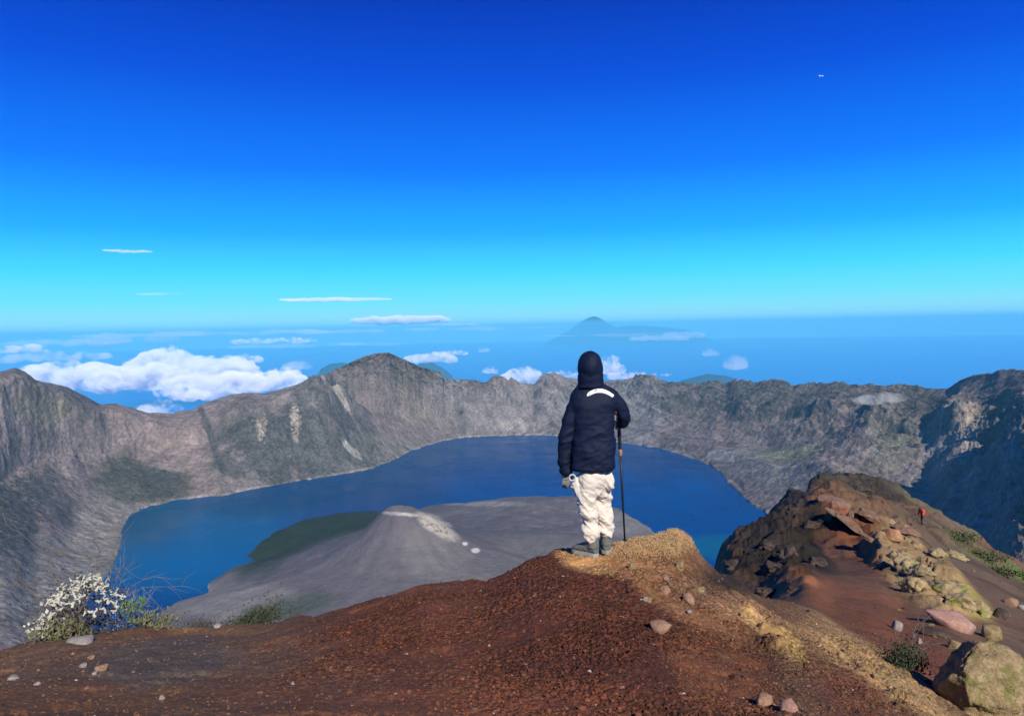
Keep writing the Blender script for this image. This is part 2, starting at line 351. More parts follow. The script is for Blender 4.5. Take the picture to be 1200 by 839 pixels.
def build_ground():
    xq = np.linspace(-160, 1380, 1150)
    rr = np.concatenate([[0.25, 0.8, 1.5, 2.1, 2.5], np.geomspace(2.8, 11, 520), np.geomspace(11.1, 110, 330), np.geomspace(115, 3000, 60)])
    def tail(r, z):
        rs = np.array([0.12, 0.6, 2, 8, 40]) * (r / 8) ** 0.5 + r
        zs = z - np.array([0.04, 0.45, 2.0, 9.5, 48]) * (r / 8) ** 0.5
        r2 = np.array([400., 1600., 3200.]); z2 = zs[-1] - (r2 - rs[-1]) * np.array([0.72, 0.72, 0.68])
        return np.concatenate([rs, r2]), np.concatenate([zs, z2])
    Z = profile_z(PROF, rr, xq, tail); Z = smooth_rows(Z, 8)
    for _ in range(4):
        Z[1:-1] = (Z[:-2] + 2 * Z[1:-1] + Z[2:]) / 4
    p, X, Y, R = place_cols(xq, rr, Z)
    q = p[..., :2]; q3 = np.concatenate([q, np.zeros_like(q[..., :1])], -1)
    warp = fbm(q3 * (10 / (3 + R))[..., None] * 0.6, 5) * 1.6
    col = blend((.15, .085, .055), X, Y, GB, warp)
    # lumps: scoria clods on the near hump, crags on the far spur
    mid = S(8.2, 9.5, R) * S(200, 90, R)
    crag = blend((0, 0, 0), X, Y, [(900, 650, 90, 60, -25, (1, 1, 1), 1), (1000, 600, 90, 32, 15, (1, 1, 1), .8), (990, 570, 90, 20, 10, (1, 1, 1), .8),
                                    (1085, 680, 70, 26, 35, (1, 1, 1), .6), (1130, 630, 90, 12, 28, (.7, .7, .7), .6)], warp)[..., 0] * S(9.5, 14, R)
    rough = blend((.15, .15, .15), X, Y, [(700, 750, 280, 120, 10, (1, 1, 1), .95), (520, 740, 220, 60, -10, (1, 1, 1), .8), (1010, 790, 160, 50, 28, (.8, .8, .8), .9),
                                       (780, 660, 60, 40, 20, (.6, .6, .6), .8)], warp * .6)[..., 0]
    near = S(12, 8.5, R)
    rough = rough * S(-.45, .25, fbm(q3 * 1.3 + 7, 4))
    f1, f2, idr = cells(q3[..., :2] * 27 + 0.35 * fbm(q3 * 6, 3)[..., None], 3)
    e1 = np.clip((f2 - f1) * 2.2, 0, 1)
    g1, g2, idg = cells(q3[..., :2] * 38 + 3, 5)
    dz = near * rough * ((e1 ** .6 - .5) * .016 * (.5 + idr) + (np.clip((g2 - g1) * 2, 0, 1) - .5) * .009)
    dz += near * .05 * fbm(q3 * .8, 6) + near * .012 * fbm(q3 * 9, 4)
    band = blend((0, 0, 0), X, Y, [(900, 745, 110, 26, 32, (1, 1, 1), 1), (1010, 790, 130, 36, 30, (1, 1, 1), 1), (790, 690, 80, 30, 30, (.6, .6, .6), 1), (790, 634, 40, 18, 10, (.5, .5, .5), 1)], warp * .7)[..., 0] * near
    k1, k2, kid = cells(q3[..., :2] * 4.5 + .5 * fbm(q3 * 3, 3)[..., None], 21)
    dz += band * (.075 * (fbm(q3 * 2.4, 6, gn=.6, ridged=True) - .2) + (kid > .55) * .055 * np.clip((k2 - k1) * 1.6, 0, 1) ** .6)
    dz += S(8.6, 10, R) * S(30, 15, R) * .035 * fbm(q3 * 1.7, 6, gn=.6)
    dz -= near * .03 * S(.25, .55, fbm(q3 * 2.2 + 50, 5, ridged=True)) * S(.2, .0, rough)
    rid = fbm(q3 * .16 + 5, 7, ridged=True)
    h1, h2, idh = cells(q3[..., :2] * .45 + fbm(q3 * .3, 3)[..., None], 9)
    dz += mid * (.10 * fbm(q3 * .5, 5)) + crag * (.95 * rid * S(9, 40, R) + (idh - .5) * .35 * S(10, 30, R) + .9 * fbm(q3 * .28 + 2, 7, gn=.6) + .35 * fbm(q3 * 1.1, 5, ridged=True))
    dz += S(105, 220, R) * 14 * fbm(q3 * .02, 6, ridged=True)
    p[..., 2] += dz
    # albedo mottling: clod to clod differences, pale chips, darker cracks between clods
    f1b, f2b, idb = cells(q3[..., :2] * 60, 11)
    mot = 1 + near * ((idr - .5) * .5 * rough + (idb - .5) * .35) + .22 * warp * .4
    col = col * mot[..., None]
    chip = (idb > .993) & (R < 12); col[chip] = col[chip] * .4 + np.array([.36, .27, .2]) * .6
    cr = S(.12, .0, f2 - f1) * near * rough * .35; col *= (1 - cr)[..., None]
    stone = mid * (idh - .5); col *= (1 + .6 * stone)[..., None]
    col = col * np.array([.90, .86, .74]); hum = fbm(q3 * .7 + 33, 4); col *= (1 + .25 * hum * S(12, 9, R))[..., None]
    col[R > 115] = np.array([.10, .085, .07])
    nr, nc = Z.shape
    o = mesh_np('ground', p.reshape(-1, 3), grid_faces(nr, nc)[:, ::-1], MAT_GND, cols={'col': np.clip(col, .01, .8).reshape(-1, 3), 'rough': np.repeat(rough.reshape(-1, 1), 3, 1)})
    tag(o, kind='structure')
    return o, p, X, Y, R, col
ground, GP, GX, GY, GR, COLG = build_ground()
_gv = GP[:, :880].reshape(-1, 3)
_gt = BVHTree.FromPolygons([tuple(v) for v in GP[::2, :880:2].reshape(-1, 3)], [tuple(int(i) for i in f) for f in grid_faces(*GP[::2, :880:2].shape[:2])])
def hit(x, y):                                    # where the sight line of a picture point meets the ground
    d = Vector(ray(x, y)).normalized(); h = _gt.ray_cast(Vector((0, 0, 0)), d, 500)
    return h[0], h[1], h[3]
def drop(x, y):                                   # ground height under a world point
    h = _gt.ray_cast(Vector((x, y, 50)), Vector((0, 0, -1)), 500); return h[0].z if h[0] else None

# ------------------------------------------------------------------ caldera
RIM = [(-160, 470), (-60, 452), (0, 437), (18, 433), (30, 437), (42, 447), (52, 449), (80, 455), (100, 465), (118, 475), (133, 474), (150, 478), (170, 484), (200, 486),
       (212, 482), (225, 481), (240, 473), (270, 463), (290, 461), (310, 462), (335, 455), (360, 448), (380, 440), (400, 432), (420, 422), (438, 415), (455, 414), (470, 420),
       (490, 430), (510, 436), (540, 439), (555, 440), (570, 443), (580, 434), (590, 436), (610, 450), (625, 452), (635, 440), (650, 437), (660, 442), (680, 448), (720, 447),
       (740, 445), (757, 441), (766, 441), (775, 448), (790, 450), (820, 452), (838, 449), (850, 453), (862, 447), (878, 449), (890, 451), (903, 448), (915, 449), (930, 455),
       (950, 452), (975, 450), (990, 453), (1020, 456), (1050, 455), (1075, 454), (1085, 458), (1110, 458), (1125, 448), (1150, 440), (1170, 436), (1200, 436), (1300, 420), (1400, 410)]
RIMR = [(-160, 5600), (0, 6300), (100, 6500), (230, 6500), (330, 6700), (450, 7200), (560, 8100), (640, 8400), (760, 8300), (850, 7700), (920, 7100), (1000, 6700), (1060, 6550),
        (1110, 6300), (1150, 6000), (1200, 5600), (1300, 4800), (1400, 4200)]
SHORE = [(112, 705), (116, 690), (121, 680), (130, 667), (138, 654), (142, 640), (144, 622), (149, 607), (158, 599), (175, 592), (200, 586), (230, 583), (260, 581), (300, 572), (330, 567), (350, 563),
         (390, 557), (430, 550), (450, 543), (465, 537), (480, 528), (500, 522), (520, 516), (545, 512), (570, 511), (600, 510), (640, 510), (690, 514), (740, 520), (770, 524),
         (790, 530), (815, 538), (830, 544), (845, 552), (852, 566), (868, 580), (880, 590), (896, 598), (899, 606)]
# inner control points of the wall between shore and rim: column -> (range, y)
def ZP(x, y, z): return (float(np.hypot(*PZ(x, y, z)[:2])), y)
INNER = {
 -160: [(1500, 1180), (2000, 960), (3000, 720), (3900, 590), (4600, 500)],
 0: [ZP(0, 900, -1060), ZP(0, 800, -1040), ZP(0, 742, -1015), ZP(0, 700, -980), ZP(0, 650, -915), ZP(0, 600, -835), ZP(0, 550, -735), (4500, 505), (4900, 480), (5300, 486), (5700, 468)],
 50: [ZP(50, 900, -1085), ZP(50, 800, -1072), ZP(50, 742, -1058), ZP(50, 690, -1035), ZP(50, 650, -1000), ZP(50, 600, -930), ZP(50, 550, -825), (5000, 515), (5400, 494), (5900, 470)],
 95: [ZP(95, 900, -1098), ZP(95, 800, -1094), ZP(95, 742, -1090), ZP(95, 690, -1083), ZP(95, 650, -1070), ZP(95, 615, -1040), ZP(95, 580, -965), (4950, 545), (5500, 512), (6000, 486)],
 118: [None, ZP(118, 655, -1088), ZP(118, 625, -1078), ZP(118, 600, -1040), ZP(118, 575, -965), (5100, 540), (5700, 508)],
 150: [None, (4500, 586), (5000, 556), (5700, 515)],
 230: [None, (5150, 560), (5600, 530), (6100, 500)],
 330: [None, (5500, 545), (5900, 510), (6350, 475)],
 410: [None, (5900, 530), (6350, 490), (6800, 455)],
 450: [None, (6250, 520), (6600, 485), (6950, 445)],
 520: [None, (6950, 498), (7300, 475), (7650, 452)],
 600: [None, (7550, 501), (7800, 484), (8050, 466)],
 700: [None, (7500, 502), (7750, 484), (8000, 466)],
 780: [None, (6700, 516), (7150, 502), (7600, 480)],
 850: [None, (5600, 546), (6300, 524), (6900, 500), (7300, 478)],
 900: [None, (4600, 578), (5100, 552), (5600, 543), (6100, 528), (6600, 492)],
 960: [(2900, 760), (3500, 668), (4100, 600), (4800, 558), (5300, 543), (5900, 520), (6300, 488)],
 1030: [(2700, 790), (3350, 690), (4000, 612), (4800, 570), (5450, 530), (6000, 490)],
 1085: [(2500, 810), (3100, 715), (3850, 640), (4700, 580), (5450, 530), (6050, 492)],
 1120: [(2100, 850), (2700, 745), (3350, 665), (4150, 600), (5000, 545), (5700, 490)],
 1150: [(1900, 880), (2450, 760), (3000, 690), (3750, 620), (4600, 560), (5400, 500)],
 1200: [(1700, 900), (2100, 790), (2650, 705), (3300, 635), (4100, 560), (4900, 495)],
 1400: [(1500, 900), (1900, 790), (2300, 690), (2600, 600), (2850, 500)]}
def build_caldera():
    xq = np.linspace(-160, 1400, 1500); nt_ = 420
    rim_y = interp(xq, RIM); rim_r = interp(xq, RIMR)
    for _ in range(60): rim_r[1:-1] = (rim_r[:-2] + 2 * rim_r[1:-1] + rim_r[2:]) / 4
    sh_y = interp(xq, SHORE)
    k = np.arange(len(xq)); jag = fbm(np.stack([xq / 9., k * 0, k * 0], -1), 4); sh_y = sh_y + jag * 2.0
    # height as a function of the distance in front of the rim, blended between the keyed columns
    rho = np.linspace(-7500, 0, 1500); keys = sorted(INNER); Zk = []; St = []
    for x in keys:
        pts = [q for q in INNER[x] if q]; rr_ = float(np.interp(x, *zip(*RIMR)))
        if INNER[x][0] is None:
            sy = float(np.interp(x, [a for a, b in SHORE], [b for a, b in SHORE])); rs = float(np.hypot(*PZ(x, sy, LAKE)[:2]))
            r = [rs - 2500, rs - 300, rs]; z = [LAKE - 260, LAKE - 60, LAKE]
        else:
            r = [pts[0][0] - 600]; z = [LAKE - 60]
        St.append(r[0] if INNER[x][0] else r[1] - 200)
        for (a, b) in pts: r.append(a); z.append(float(zof(x, b, a)))
        r.append(rr_); z.append(float(zof(x, np.interp(x, *zip(*RIM)), rr_)))
        Zk.append(np.interp(rho, np.array(r) - rr_, z))
    Zk = np.array(Zk); keys = np.array(keys, float)
    ki = np.clip(np.searchsorted(keys, xq) - 1, 0, len(keys) - 2); f = (xq - keys[ki]) / (keys[ki + 1] - keys[ki]); f = f * f * (3 - 2 * f)
    has = (xq > 112) & (xq < 899)
    rs_all = np.hypot(*[PZ(xq, sh_y, LAKE)[:, i] for i in (0, 1)])
    start = np.interp(xq, keys, St); start = np.where(has, np.minimum(rs_all - 500, start), start)
    start = np.array([start[max(0, i - 45):i + 46].min() for i in range(len(start))])
    for _ in range(30): start[1:-1] = np.minimum(start[1:-1], (start[:-2] + 2 * start[1:-1] + start[2:]) / 4)
    rimz = zof(xq, rim_y, rim_r); u = np.linspace(0, 1, nt_)
    Z = np.zeros((len(xq), nt_)); R = np.zeros_like(Z)
    for i in range(len(xq)):
        R[i] = start[i] + u * (rim_r[i] - start[i]); ro = R[i] - rim_r[i]
        zc = np.interp(ro, rho, Zk[ki[i]] * (1 - f[i]) + Zk[ki[i] + 1] * f[i])
        zc += (rimz[i] - zc[-1]) * np.exp(ro / 700.); Z[i] = zc
    Zs = Z.copy()
    for _ in range(60): Zs[1:-1] = (Zs[:-2] + 2 * Zs[1:-1] + Zs[2:]) / 4
    wx = (S(60, 100, xq) * S(240, 190, xq))[:, None]; Z = Z * (1 - wx * S(1, .85, u)) + Zs * wx * S(1, .85, u)
    for i in range(len(xq)):
        zc = Z[i]
        if has[i]:
            d = R[i] - rs_all[i]; zc = np.where(d < 0, np.minimum(zc, LAKE + d * .3), np.maximum(zc, LAKE + np.minimum(d, 60) * .22))
        Z[i] = zc
    Z = smooth_rows(Z, 2)
    # outer flank of the volcano, down to the sea
    no = 70; uo = np.linspace(0, 1, no + 1)[1:]
    Ro = rim_r[:, None] + 11000 * uo ** 1.6; Zo = rimz[:, None] + (-3420 - rimz[:, None]) * (1 - (1 - uo) ** 1.5)
    R = np.concatenate([R, Ro], 1); Z = np.concatenate([Z, Zo], 1)
    for _ in range(2):
        Z[1:-1] = (Z[:-2] + 2 * Z[1:-1] + Z[2:]) / 4; R[1:-1] = (R[:-2] + 2 * R[1:-1] + R[2:]) / 4
    X = np.repeat(xq[:, None], R.shape[1], 1)
    Y = solve_y(X, R, Z)
    p = P(X, Y, R)
    sx_ = np.linspace(113, 898, 150); sl_ = PZ(sx_, interp(sx_, SHORE), LAKE)[:, :2]; ds = np.full(X.shape, 1e9)
    for i in range(len(sl_) - 1):
        a, b = sl_[i], sl_[i + 1]; ab = b - a; tt = np.clip(((p[..., 0] - a[0]) * ab[0] + (p[..., 1] - a[1]) * ab[1]) / (ab @ ab), 0, 1)
        ds = np.minimum(ds, np.hypot(p[..., 0] - a[0] - tt * ab[0], p[..., 1] - a[1] - tt * ab[1]))
    capm = (Z > LAKE) & (R < rim_r[:, None]); slope = .42 + .33 * S(200, 350, X) * S(900, 780, X)
    Z = np.where(capm, np.minimum(Z, LAKE + 6 + slope * ds + np.maximum(ds - 600, 0) * 2.5), Z)
    Y = solve_y(X, R, Z); p[..., 2] = Z
    th = np.zeros_like(Z); th[:, :nt_] = u; th[:, nt_:] = 1
    hgt = np.clip((Z - LAKE), 0, None)
    amp = S(25, 420, hgt) * np.where(th < 1, 1, .8)
    right = S(780, 980, X)
    dr = S(1, .86 - .12 * right, th) * .88 + .12; dr[:, nt_:] = .3
    q3 = np.stack([p[..., 0], p[..., 1], p[..., 2] * .5], -1) / 1000.
    soft = blend((0, 0, 0), X, Y, [(285, 478, 85, 32, -12, (1, 1, 1), .9), (215, 530, 70, 55, 15, (1, 1, 1), .9), (60, 650, 110, 70, 50, (1, 1, 1), .45), (470, 450, 22, 40, -30, (1, 1, 1), .6), (110, 610, 50, 50, 40, (1, 1, 1), .7)],
                 fbm(q3 * 2, 3))[..., 0]
    # gullies that run down the wall: noise stretched from shore to rim
    arc = X * R / 873. / 1000.
    g = fbm(np.stack([arc * 2.4 + .55 * fbm(q3 * 1.6, 4), th * 1.6 + .3 * fbm(q3 * 2 + 9, 3), arc * 0], -1), 3, ridged=True, gn=.5) + .55 * fbm(np.stack([arc * 8 + .7 * fbm(q3 * 4, 4), th * 3.2, arc * 0], -1), 5, ridged=True, gn=.55)
    iso = fbm(q3 * 2.6 + 3, 8, gn=.55, ridged=True)
    big = fbm(q3 * .9 + 9, 4)
    right = S(780, 980, X)
    dz = amp * dr * (1 - .75 * soft) * ((g - .3) * (85 + 45 * S(540, 620, X) + 40 * right) + (iso - .2) * (85 + 45 * right) + big * 40 + (fbm(q3 * 11, 6, gn=.62, ridged=True) - .2) * 26)
    dz = np.maximum(dz, -.55 * hgt)
    # spurs: (x, y, range) lines on the wall that stand out
    def spur(pts, h, w):
        q = np.array([P(a, b, c)[:2] for a, b, c in pts]); out = np.full(X.shape, 1e9); prog = np.zeros(X.shape)
        for i in range(len(q) - 1):
            a, b = q[i], q[i + 1]; ab = b - a; tt = np.clip(((p[..., 0] - a[0]) * ab[0] + (p[..., 1] - a[1]) * ab[1]) / (ab @ ab), 0, 1)
            d = np.hypot(p[..., 0] - a[0] - tt * ab[0], p[..., 1] - a[1] - tt * ab[1]); out = np.minimum(out, d)
        out = out + w * .35 * fbm(q3 * 3, 4)
        return h * np.clip(1 - out / w, 0, 1) ** 1.1
    sp = spur([(410, 432, 6900), (375, 470, 6400), (395, 510, 5950), (415, 545, 5500)], 110, 330) + spur([(350, 460, 6650), (330, 500, 6000), (325, 550, 5500)], 70, 260)
    sp += spur([(1118, 450, 6100), (1098, 520, 5100), (1098, 600, 4100), (1115, 680, 3100)], 150, 300)
    sp += spur([(1050, 458, 6300), (1010, 520, 5500), (990, 560, 4700)], 140, 330) + spur([(985, 455, 6400), (940, 500, 6000), (900, 530, 5600)], 130, 330)
    sp += spur([(905, 452, 7100), (860, 500, 6800), (830, 530, 6200)], 110, 330) + spur([(760, 444, 8200), (770, 500, 7300)], 60, 260)
    sp += spur([(20, 440, 6200), (60, 490, 5400), (90, 540, 4700)], 70, 420) + spur([(0, 560, 4000), (60, 640, 3300), (100, 700, 2800)], 60, 300)
    sp += spur([(500, 436, 7600), (545, 470, 7500), (575, 500, 7300)], 50, 260) + spur([(1180, 560, 4000), (1172, 640, 3200), (1185, 700, 2600)], 130, 330)
    dz += sp * amp * S(1.0, .78, th) + (th < 1) * S(90, 30, np.abs(Z - LAKE)) * 16 * fbm(q3 * 5, 5)
    dz[:, :nt_] += (S(.93, 1.0, th) * amp)[:, :nt_] * (fbm(q3 * 11 + 4, 6, gn=.6, ridged=True)[:, :nt_] - .1) * (26 * S(700, 800, X) * S(1110, 1080, X) + 9)[:, :nt_]
    dz[:, nt_:] += (dz[:, nt_ - 1:nt_] - dz[:, nt_:]) * np.exp(-(uo * 30))[None]
    dz += amp * right * 34 * (fbm(q3 * 6 + 8, 6, gn=.62, ridged=True) - .2) * dr
    p[..., 2] += dz
    # rock and vegetation colours, plus painted light and shade on the right buttress
    warp = fbm(q3 * 5, 6, gn=.6) * 1.8
    GREY, PINK, DK, PALE, VEG = (.185, .155, .155), (.235, .188, .180), (.072, .072, .076), (.36, .32, .27), (.06, .064, .048)
    blobs = [(60, 470, 110, 30, 20, (.15, .13, .12), .8), (60, 500, 50, 20, 0, (.17, .16, .11), .5), (110, 490, 45, 22, 30, (.10, .09, .095), .7), (215, 520, 90, 60, 20, PINK, .95), (118, 640, 40, 75, 25, (.27, .25, .225), .9),
             (90, 680, 70, 50, 30, (.21, .2, .19), .8), (10, 620, 30, 60, -25, DK, .9), (60, 590, 40, 14, 45, DK, .6), (150, 565, 45, 25, 0, VEG, .75), (195, 572, 36, 18, 0, VEG, .7), (20, 700, 50, 60, 0, (.2, .2, .2), .6), (285, 555, 40, 20, 0, (.18, .16, .15), .6),
             (245, 510, 5, 40, -18, DK, .85), (300, 520, 60, 40, 10, (.085, .085, .085), .8), (370, 530, 90, 35, 10, (.105, .105, .105), .85), (400, 490, 60, 40, 30, (.10, .098, .1), .7),
             (307, 507, 7, 17, 8, PALE, .95), (346, 508, 6, 16, 0, PALE, .95), (411, 530, 13, 4, 30, (.42, .4, .36), .95), (395, 480, 28, 4, 45, (.36, .32, .28), .7),
             (445, 500, 50, 10, 55, PINK, .8), (475, 460, 22, 38, -20, (.23, .20, .16), .9), (430, 440, 16, 20, 0, DK, .5), (540, 490, 6, 25, -8, DK, .8), (460, 530, 40, 16, 10, (.19, .185, .16), .6), (520, 445, 24, 8, 15, (.32, .32, .32), .6),
             (610, 480, 80, 35, 0, (.20, .185, .19), .8), (605, 500, 22, 6, 0, (.3, .28, .26), .6), (750, 480, 30, 50, 10, (.23, .23, .24), .6), (700, 480, 40, 35, 0, (.18, .18, .19), .6),
             (850, 470, 100, 25, 5, (.12, .112, .118), .75), (1000, 475, 110, 30, 5, (.115, .108, .113), .8), (920, 555, 60, 30, 20, (.21, .205, .2), .7), (930, 538, 40, 9, 5, (.18, .19, .12), .8), (850, 535, 20, 8, 0, (.25, .25, .25), .6),
             (1045, 545, 40, 25, -30, (.16, .16, .13), .7), (1030, 515, 12, 35, 20, (.19, .19, .18), .6), (1138, 560, 15, 80, 4, (.50, .41, .33), .95), (1100, 580, 40, 70, 20, (.27, .245, .23), .8),  # last blob raises the albedo so the right buttress looks lit
             (1120, 500, 16, 30, 10, (.2, .19, .17), .7), (1175, 520, 40, 60, 0, (.14, .13, .13), .7), (1175, 600, 50, 70, 20, (.25, .225, .215), .8), (1080, 480, 25, 40, 20, (.08, .078, .08), .7)]  # last blob paints the buttress's shaded left face dark
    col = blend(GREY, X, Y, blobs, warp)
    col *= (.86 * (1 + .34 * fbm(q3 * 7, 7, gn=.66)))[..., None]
    W1 = (1, 1, 1)
    veg = blend((.32, .32, .32), X, Y, [(60, 470, 110, 25, 20, (.1, .1, .1), .9), (215, 515, 75, 50, 15, (.02, .02, .02), 1), (320, 530, 75, 38, 5, (.62, .62, .62), .95), (400, 525, 80, 30, 10, (.55, .55, .55), .9), (165, 568, 50, 18, 0, (.85, .85, .85), .9),
                                  (20, 610, 40, 60, 40, (.7, .7, .7), .9), (90, 660, 60, 60, 30, (.12, .12, .12), .8), (130, 610, 30, 60, 30, (.05, .05, .05), .9), (480, 455, 30, 45, 0, (.1, .1, .1), .9), (430, 470, 50, 60, 30, (.4, .4, .4), .6), (610, 480, 90, 40, 0, (.12, .12, .12), .9),
                                  (750, 480, 60, 45, 0, (.35, .35, .35), .8), (870, 475, 120, 30, 5, (.62, .62, .62), .85), (1010, 485, 110, 40, 5, (.55, .55, .55), .85), (900, 540, 70, 25, 0, (.35, .35, .35), .8), (1135, 560, 22, 80, 4, (.02, .02, .02), .95), (1180, 520, 40, 60, 0, (.45, .45, .45), .8)], warp)[..., 0]
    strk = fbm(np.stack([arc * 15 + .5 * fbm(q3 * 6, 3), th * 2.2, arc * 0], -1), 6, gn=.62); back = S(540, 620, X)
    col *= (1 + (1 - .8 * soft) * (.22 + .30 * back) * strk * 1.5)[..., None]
    shore = S(14, 2, hgt) * (th < 1) * S(95, 120, X); col = col * (1 - shore[..., None] * .6) + np.array([.3, .28, .26]) * shore[..., None] * .6
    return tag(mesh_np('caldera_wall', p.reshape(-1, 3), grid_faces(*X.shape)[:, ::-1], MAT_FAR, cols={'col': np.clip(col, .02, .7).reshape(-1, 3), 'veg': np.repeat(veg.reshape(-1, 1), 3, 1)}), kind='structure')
cal = build_caldera(); cal.name = 'mountain_terrain'

# land and young cone in the lake
def build_cone_land():
    poly = [(120, 905), (178, 770), (182, 735), (188, 716), (200, 711), (232, 706), (243, 696), (247, 683), (255, 676), (280, 668), (300, 664), (318, 661), (300, 657), (290, 652), (298, 641), (322, 624), (352, 611), (395, 602),
            (440, 599), (470, 603), (500, 594), (520, 591), (545, 590), (553, 596), (562, 591), (590, 587), (640, 583), (672, 586), (700, 593), (735, 604), (762, 618), (772, 636), (780, 680), (800, 800), (820, 905)]
    q = np.array([PZ(a, b, LAKE)[:2] for a, b in poly])
    gx = np.linspace(-2100, 1250, 560); gy = np.linspace(1500, 5000, 560)
    X, Y = np.meshgrid(gx, gy, indexing='ij')
    ins = np.zeros(X.shape, bool); d = np.full(X.shape, 1e9); n = len(q)
    for i in range(n):
        a, b = q[i], q[(i + 1) % n]; ab = b - a
        t = np.clip(((X - a[0]) * ab[0] + (Y - a[1]) * ab[1]) / (ab @ ab), 0, 1); d = np.minimum(d, np.hypot(X - a[0] - t * ab[0], Y - a[1] - t * ab[1]))
        c = ((a[1] > Y) != (b[1] > Y)) & (X < (b[0] - a[0]) * (Y - a[1]) / (b[1] - a[1] + 1e-9) + a[0]); ins ^= c
    q3 = np.stack([X, Y, X * 0], -1) / 1000.
    sd_ = np.where(ins, d, -d) + 22 * fbm(q3 * 6, 5)
    land = 9 * S(0, 25, sd_) + 26 * S(10, 400, sd_) - 40 * S(0, -80, sd_)
    ap = P(472, 599, 3180.); dc = np.hypot(X - ap[0], (Y - ap[1]) * .95) * (1 + .05 * fbm(q3 * 3, 3))
    HC = ap[2] - LAKE - 25
    cone = np.interp(dc, [0, 45, 70, 190, 330, 560, 900, 1500], [HC - 30, HC - 12, HC, HC * .66, HC * .42, HC * .22, HC * .08, 0])
    cone = cone - 22 * np.exp(-((X - ap[0] - 60) ** 2 + (Y - ap[1] - 20) ** 2) / 60 ** 2)
    def bump(x, y, r, h, sx, sy):
        c = P(x, y, r); return h * np.exp(-((X - c[0]) / sx) ** 2 - ((Y - c[1]) / sy) ** 2)
    hump = bump(640, 600, 4250, 55, 430, 330) + bump(560, 600, 4300, 32, 130, 160) + bump(720, 620, 3900, 30, 200, 200) + bump(650, 640, 3400, 60, 260, 200) - bump(615, 650, 3250, 28, 120, 120)
    lavaslope = bump(250, 720, 2900, 25, 300, 300)
    h = LAKE + land + (cone + hump + lavaslope) * S(0, 90, sd_)
    dome = np.exp(-((X - ap[0] - 150) / 95) ** 2 - ((Y - ap[1] + 60) / 80) ** 2)
    h += S(0, 120, sd_) * S(0, 300, X + 250) * S(3300, 3800, Y) * 34 * (fbm(q3 * 2.6 + 11, 5, ridged=True) - .1)
    h += S(0, 60, sd_) * (5 * fbm(q3 * 7, 6, ridged=True) + dome * 26 * fbm(q3 * 22, 5, ridged=True) + dome * 15)
    h += S(20, 200, sd_) * 3 * fbm(q3 * 18, 5, ridged=True) * S(HC * .9, HC * .2, cone)
    px, py = proj(np.stack([X, Y, h], -1))
    warp = fbm(q3 * 4, 5) * 1.2
    GR = (.112, .102, .116)
    col = blend(GR, px, py, [(250, 700, 90, 25, 0, (.21, .20, .20), .7), (330, 715, 55, 13, -15, (.05, .065, .045), .7),
                             (468, 602, 24, 1.8, 5, (.42, .40, .38), .8), (557, 645, 5, 3, 0, (.6, .6, .6), 1.0), (545, 637, 3, 2, 0, (.7, .7, .7), 1),
                             (570, 590, 50, 3, 0, (.24, .235, .24), .6), (650, 640, 60, 20, 0, (.12, .115, .12), .7), (600, 650, 30, 12, 0, (.13, .125, .13), .5), (520, 660, 60, 30, 20, (.15, .14, .14), .6), (730, 612, 45, 14, 10, (.20, .195, .20), .6)], warp)
    green = S(.1, .35, fbm(q3 * 30, 4)) * S(350, 250, px) * .0
    gm = (S(.30, .16, cone / HC) * 1.0)[..., None]; gcol = blend((0, 0, 0), px, py, [(368, 630, 100, 38, -18, (1, 1, 1), 1)], warp * .5)[..., 0:1]
    col = col * (1 - gcol * gm) + np.array((.026, .036, .022)) * gcol * gm
    pz = blend((0, 0, 0), px, py, [(515, 618, 27, 9, 34, (1, 1, 1), 1)], warp * .9)[..., 0] * S(.05, .25, fbm(q3 * 60, 4, ridged=True)); col = col * (1 - pz[..., None]) + np.array((.34, .315, .275)) * pz[..., None]
    flows = fbm(np.stack([np.arctan2(Y - ap[1], X - ap[0]) * 6, dc / 600, X * 0], -1), 5)
    col *= (1 + .25 * flows + .2 * fbm(q3 * 14, 5))[..., None]
    # dark slope of the forested spit where it meets the cone: leaf litter and brush along the contact line
    v = np.stack([X, Y, h], -1)
    o = mesh_np('lava_peninsula', v.reshape(-1, 3), grid_faces(*X.shape), MAT_LAND, cols={'col': np.clip(col, .015, .8).reshape(-1, 3)})
    return tag(o, kind='structure')
land = build_cone_land()

# lake water
def build_lake():
    m = NM('lake water', 0.16, 0.3)
    c = m.attr('col')
    h = m.noise(0.05, 6, 0.65); h2 = m.noise(0.004, 3, 0.5)
    m.b.inputs['IOR'].default_value = 1.14
    m.done(c, m.bump(h, 1.2, 0.25))
    m.L(m.rng(h2, 0.35, 0.65, 0.12, 0.3), m.b.inputs['Roughness'])
    gx = np.linspace(-5200, 5200, 300); gy = np.linspace(1300, 9000, 300); X, Y = np.meshgrid(gx, gy, indexing='ij')
    px, py = proj(np.stack([X, Y, X * 0 + LAKE], -1)); q3 = np.stack([X, Y, X * 0], -1) / 1000.
    col = blend((.001, .042, .19), px, py, [(210, 640, 120, 50, -15, (.002, .10, .25), .8), (240, 670, 60, 25, 0, (.002, .10, .27), .6), (170, 615, 60, 30, 0, (.002, .055, .12), .6), (400, 560, 180, 28, -10, (.001, .044, .145), .8),
                                             (850, 640, 50, 16, 0, (.002, .10, .19), .8), (640, 545, 200, 25, 0, (.001, .034, .17), .7), (470, 580, 120, 15, 0, (.001, .035, .14), .5)], fbm(q3 * 1.2, 4) * 1.0)
    v = np.stack([X, Y, X * 0 + LAKE], -1).reshape(-1, 3)
    return tag(mesh_np('lake_water', v, grid_faces(*X.shape), m.m, cols={'col': col.reshape(-1, 3)}), kind='structure')
build_lake()

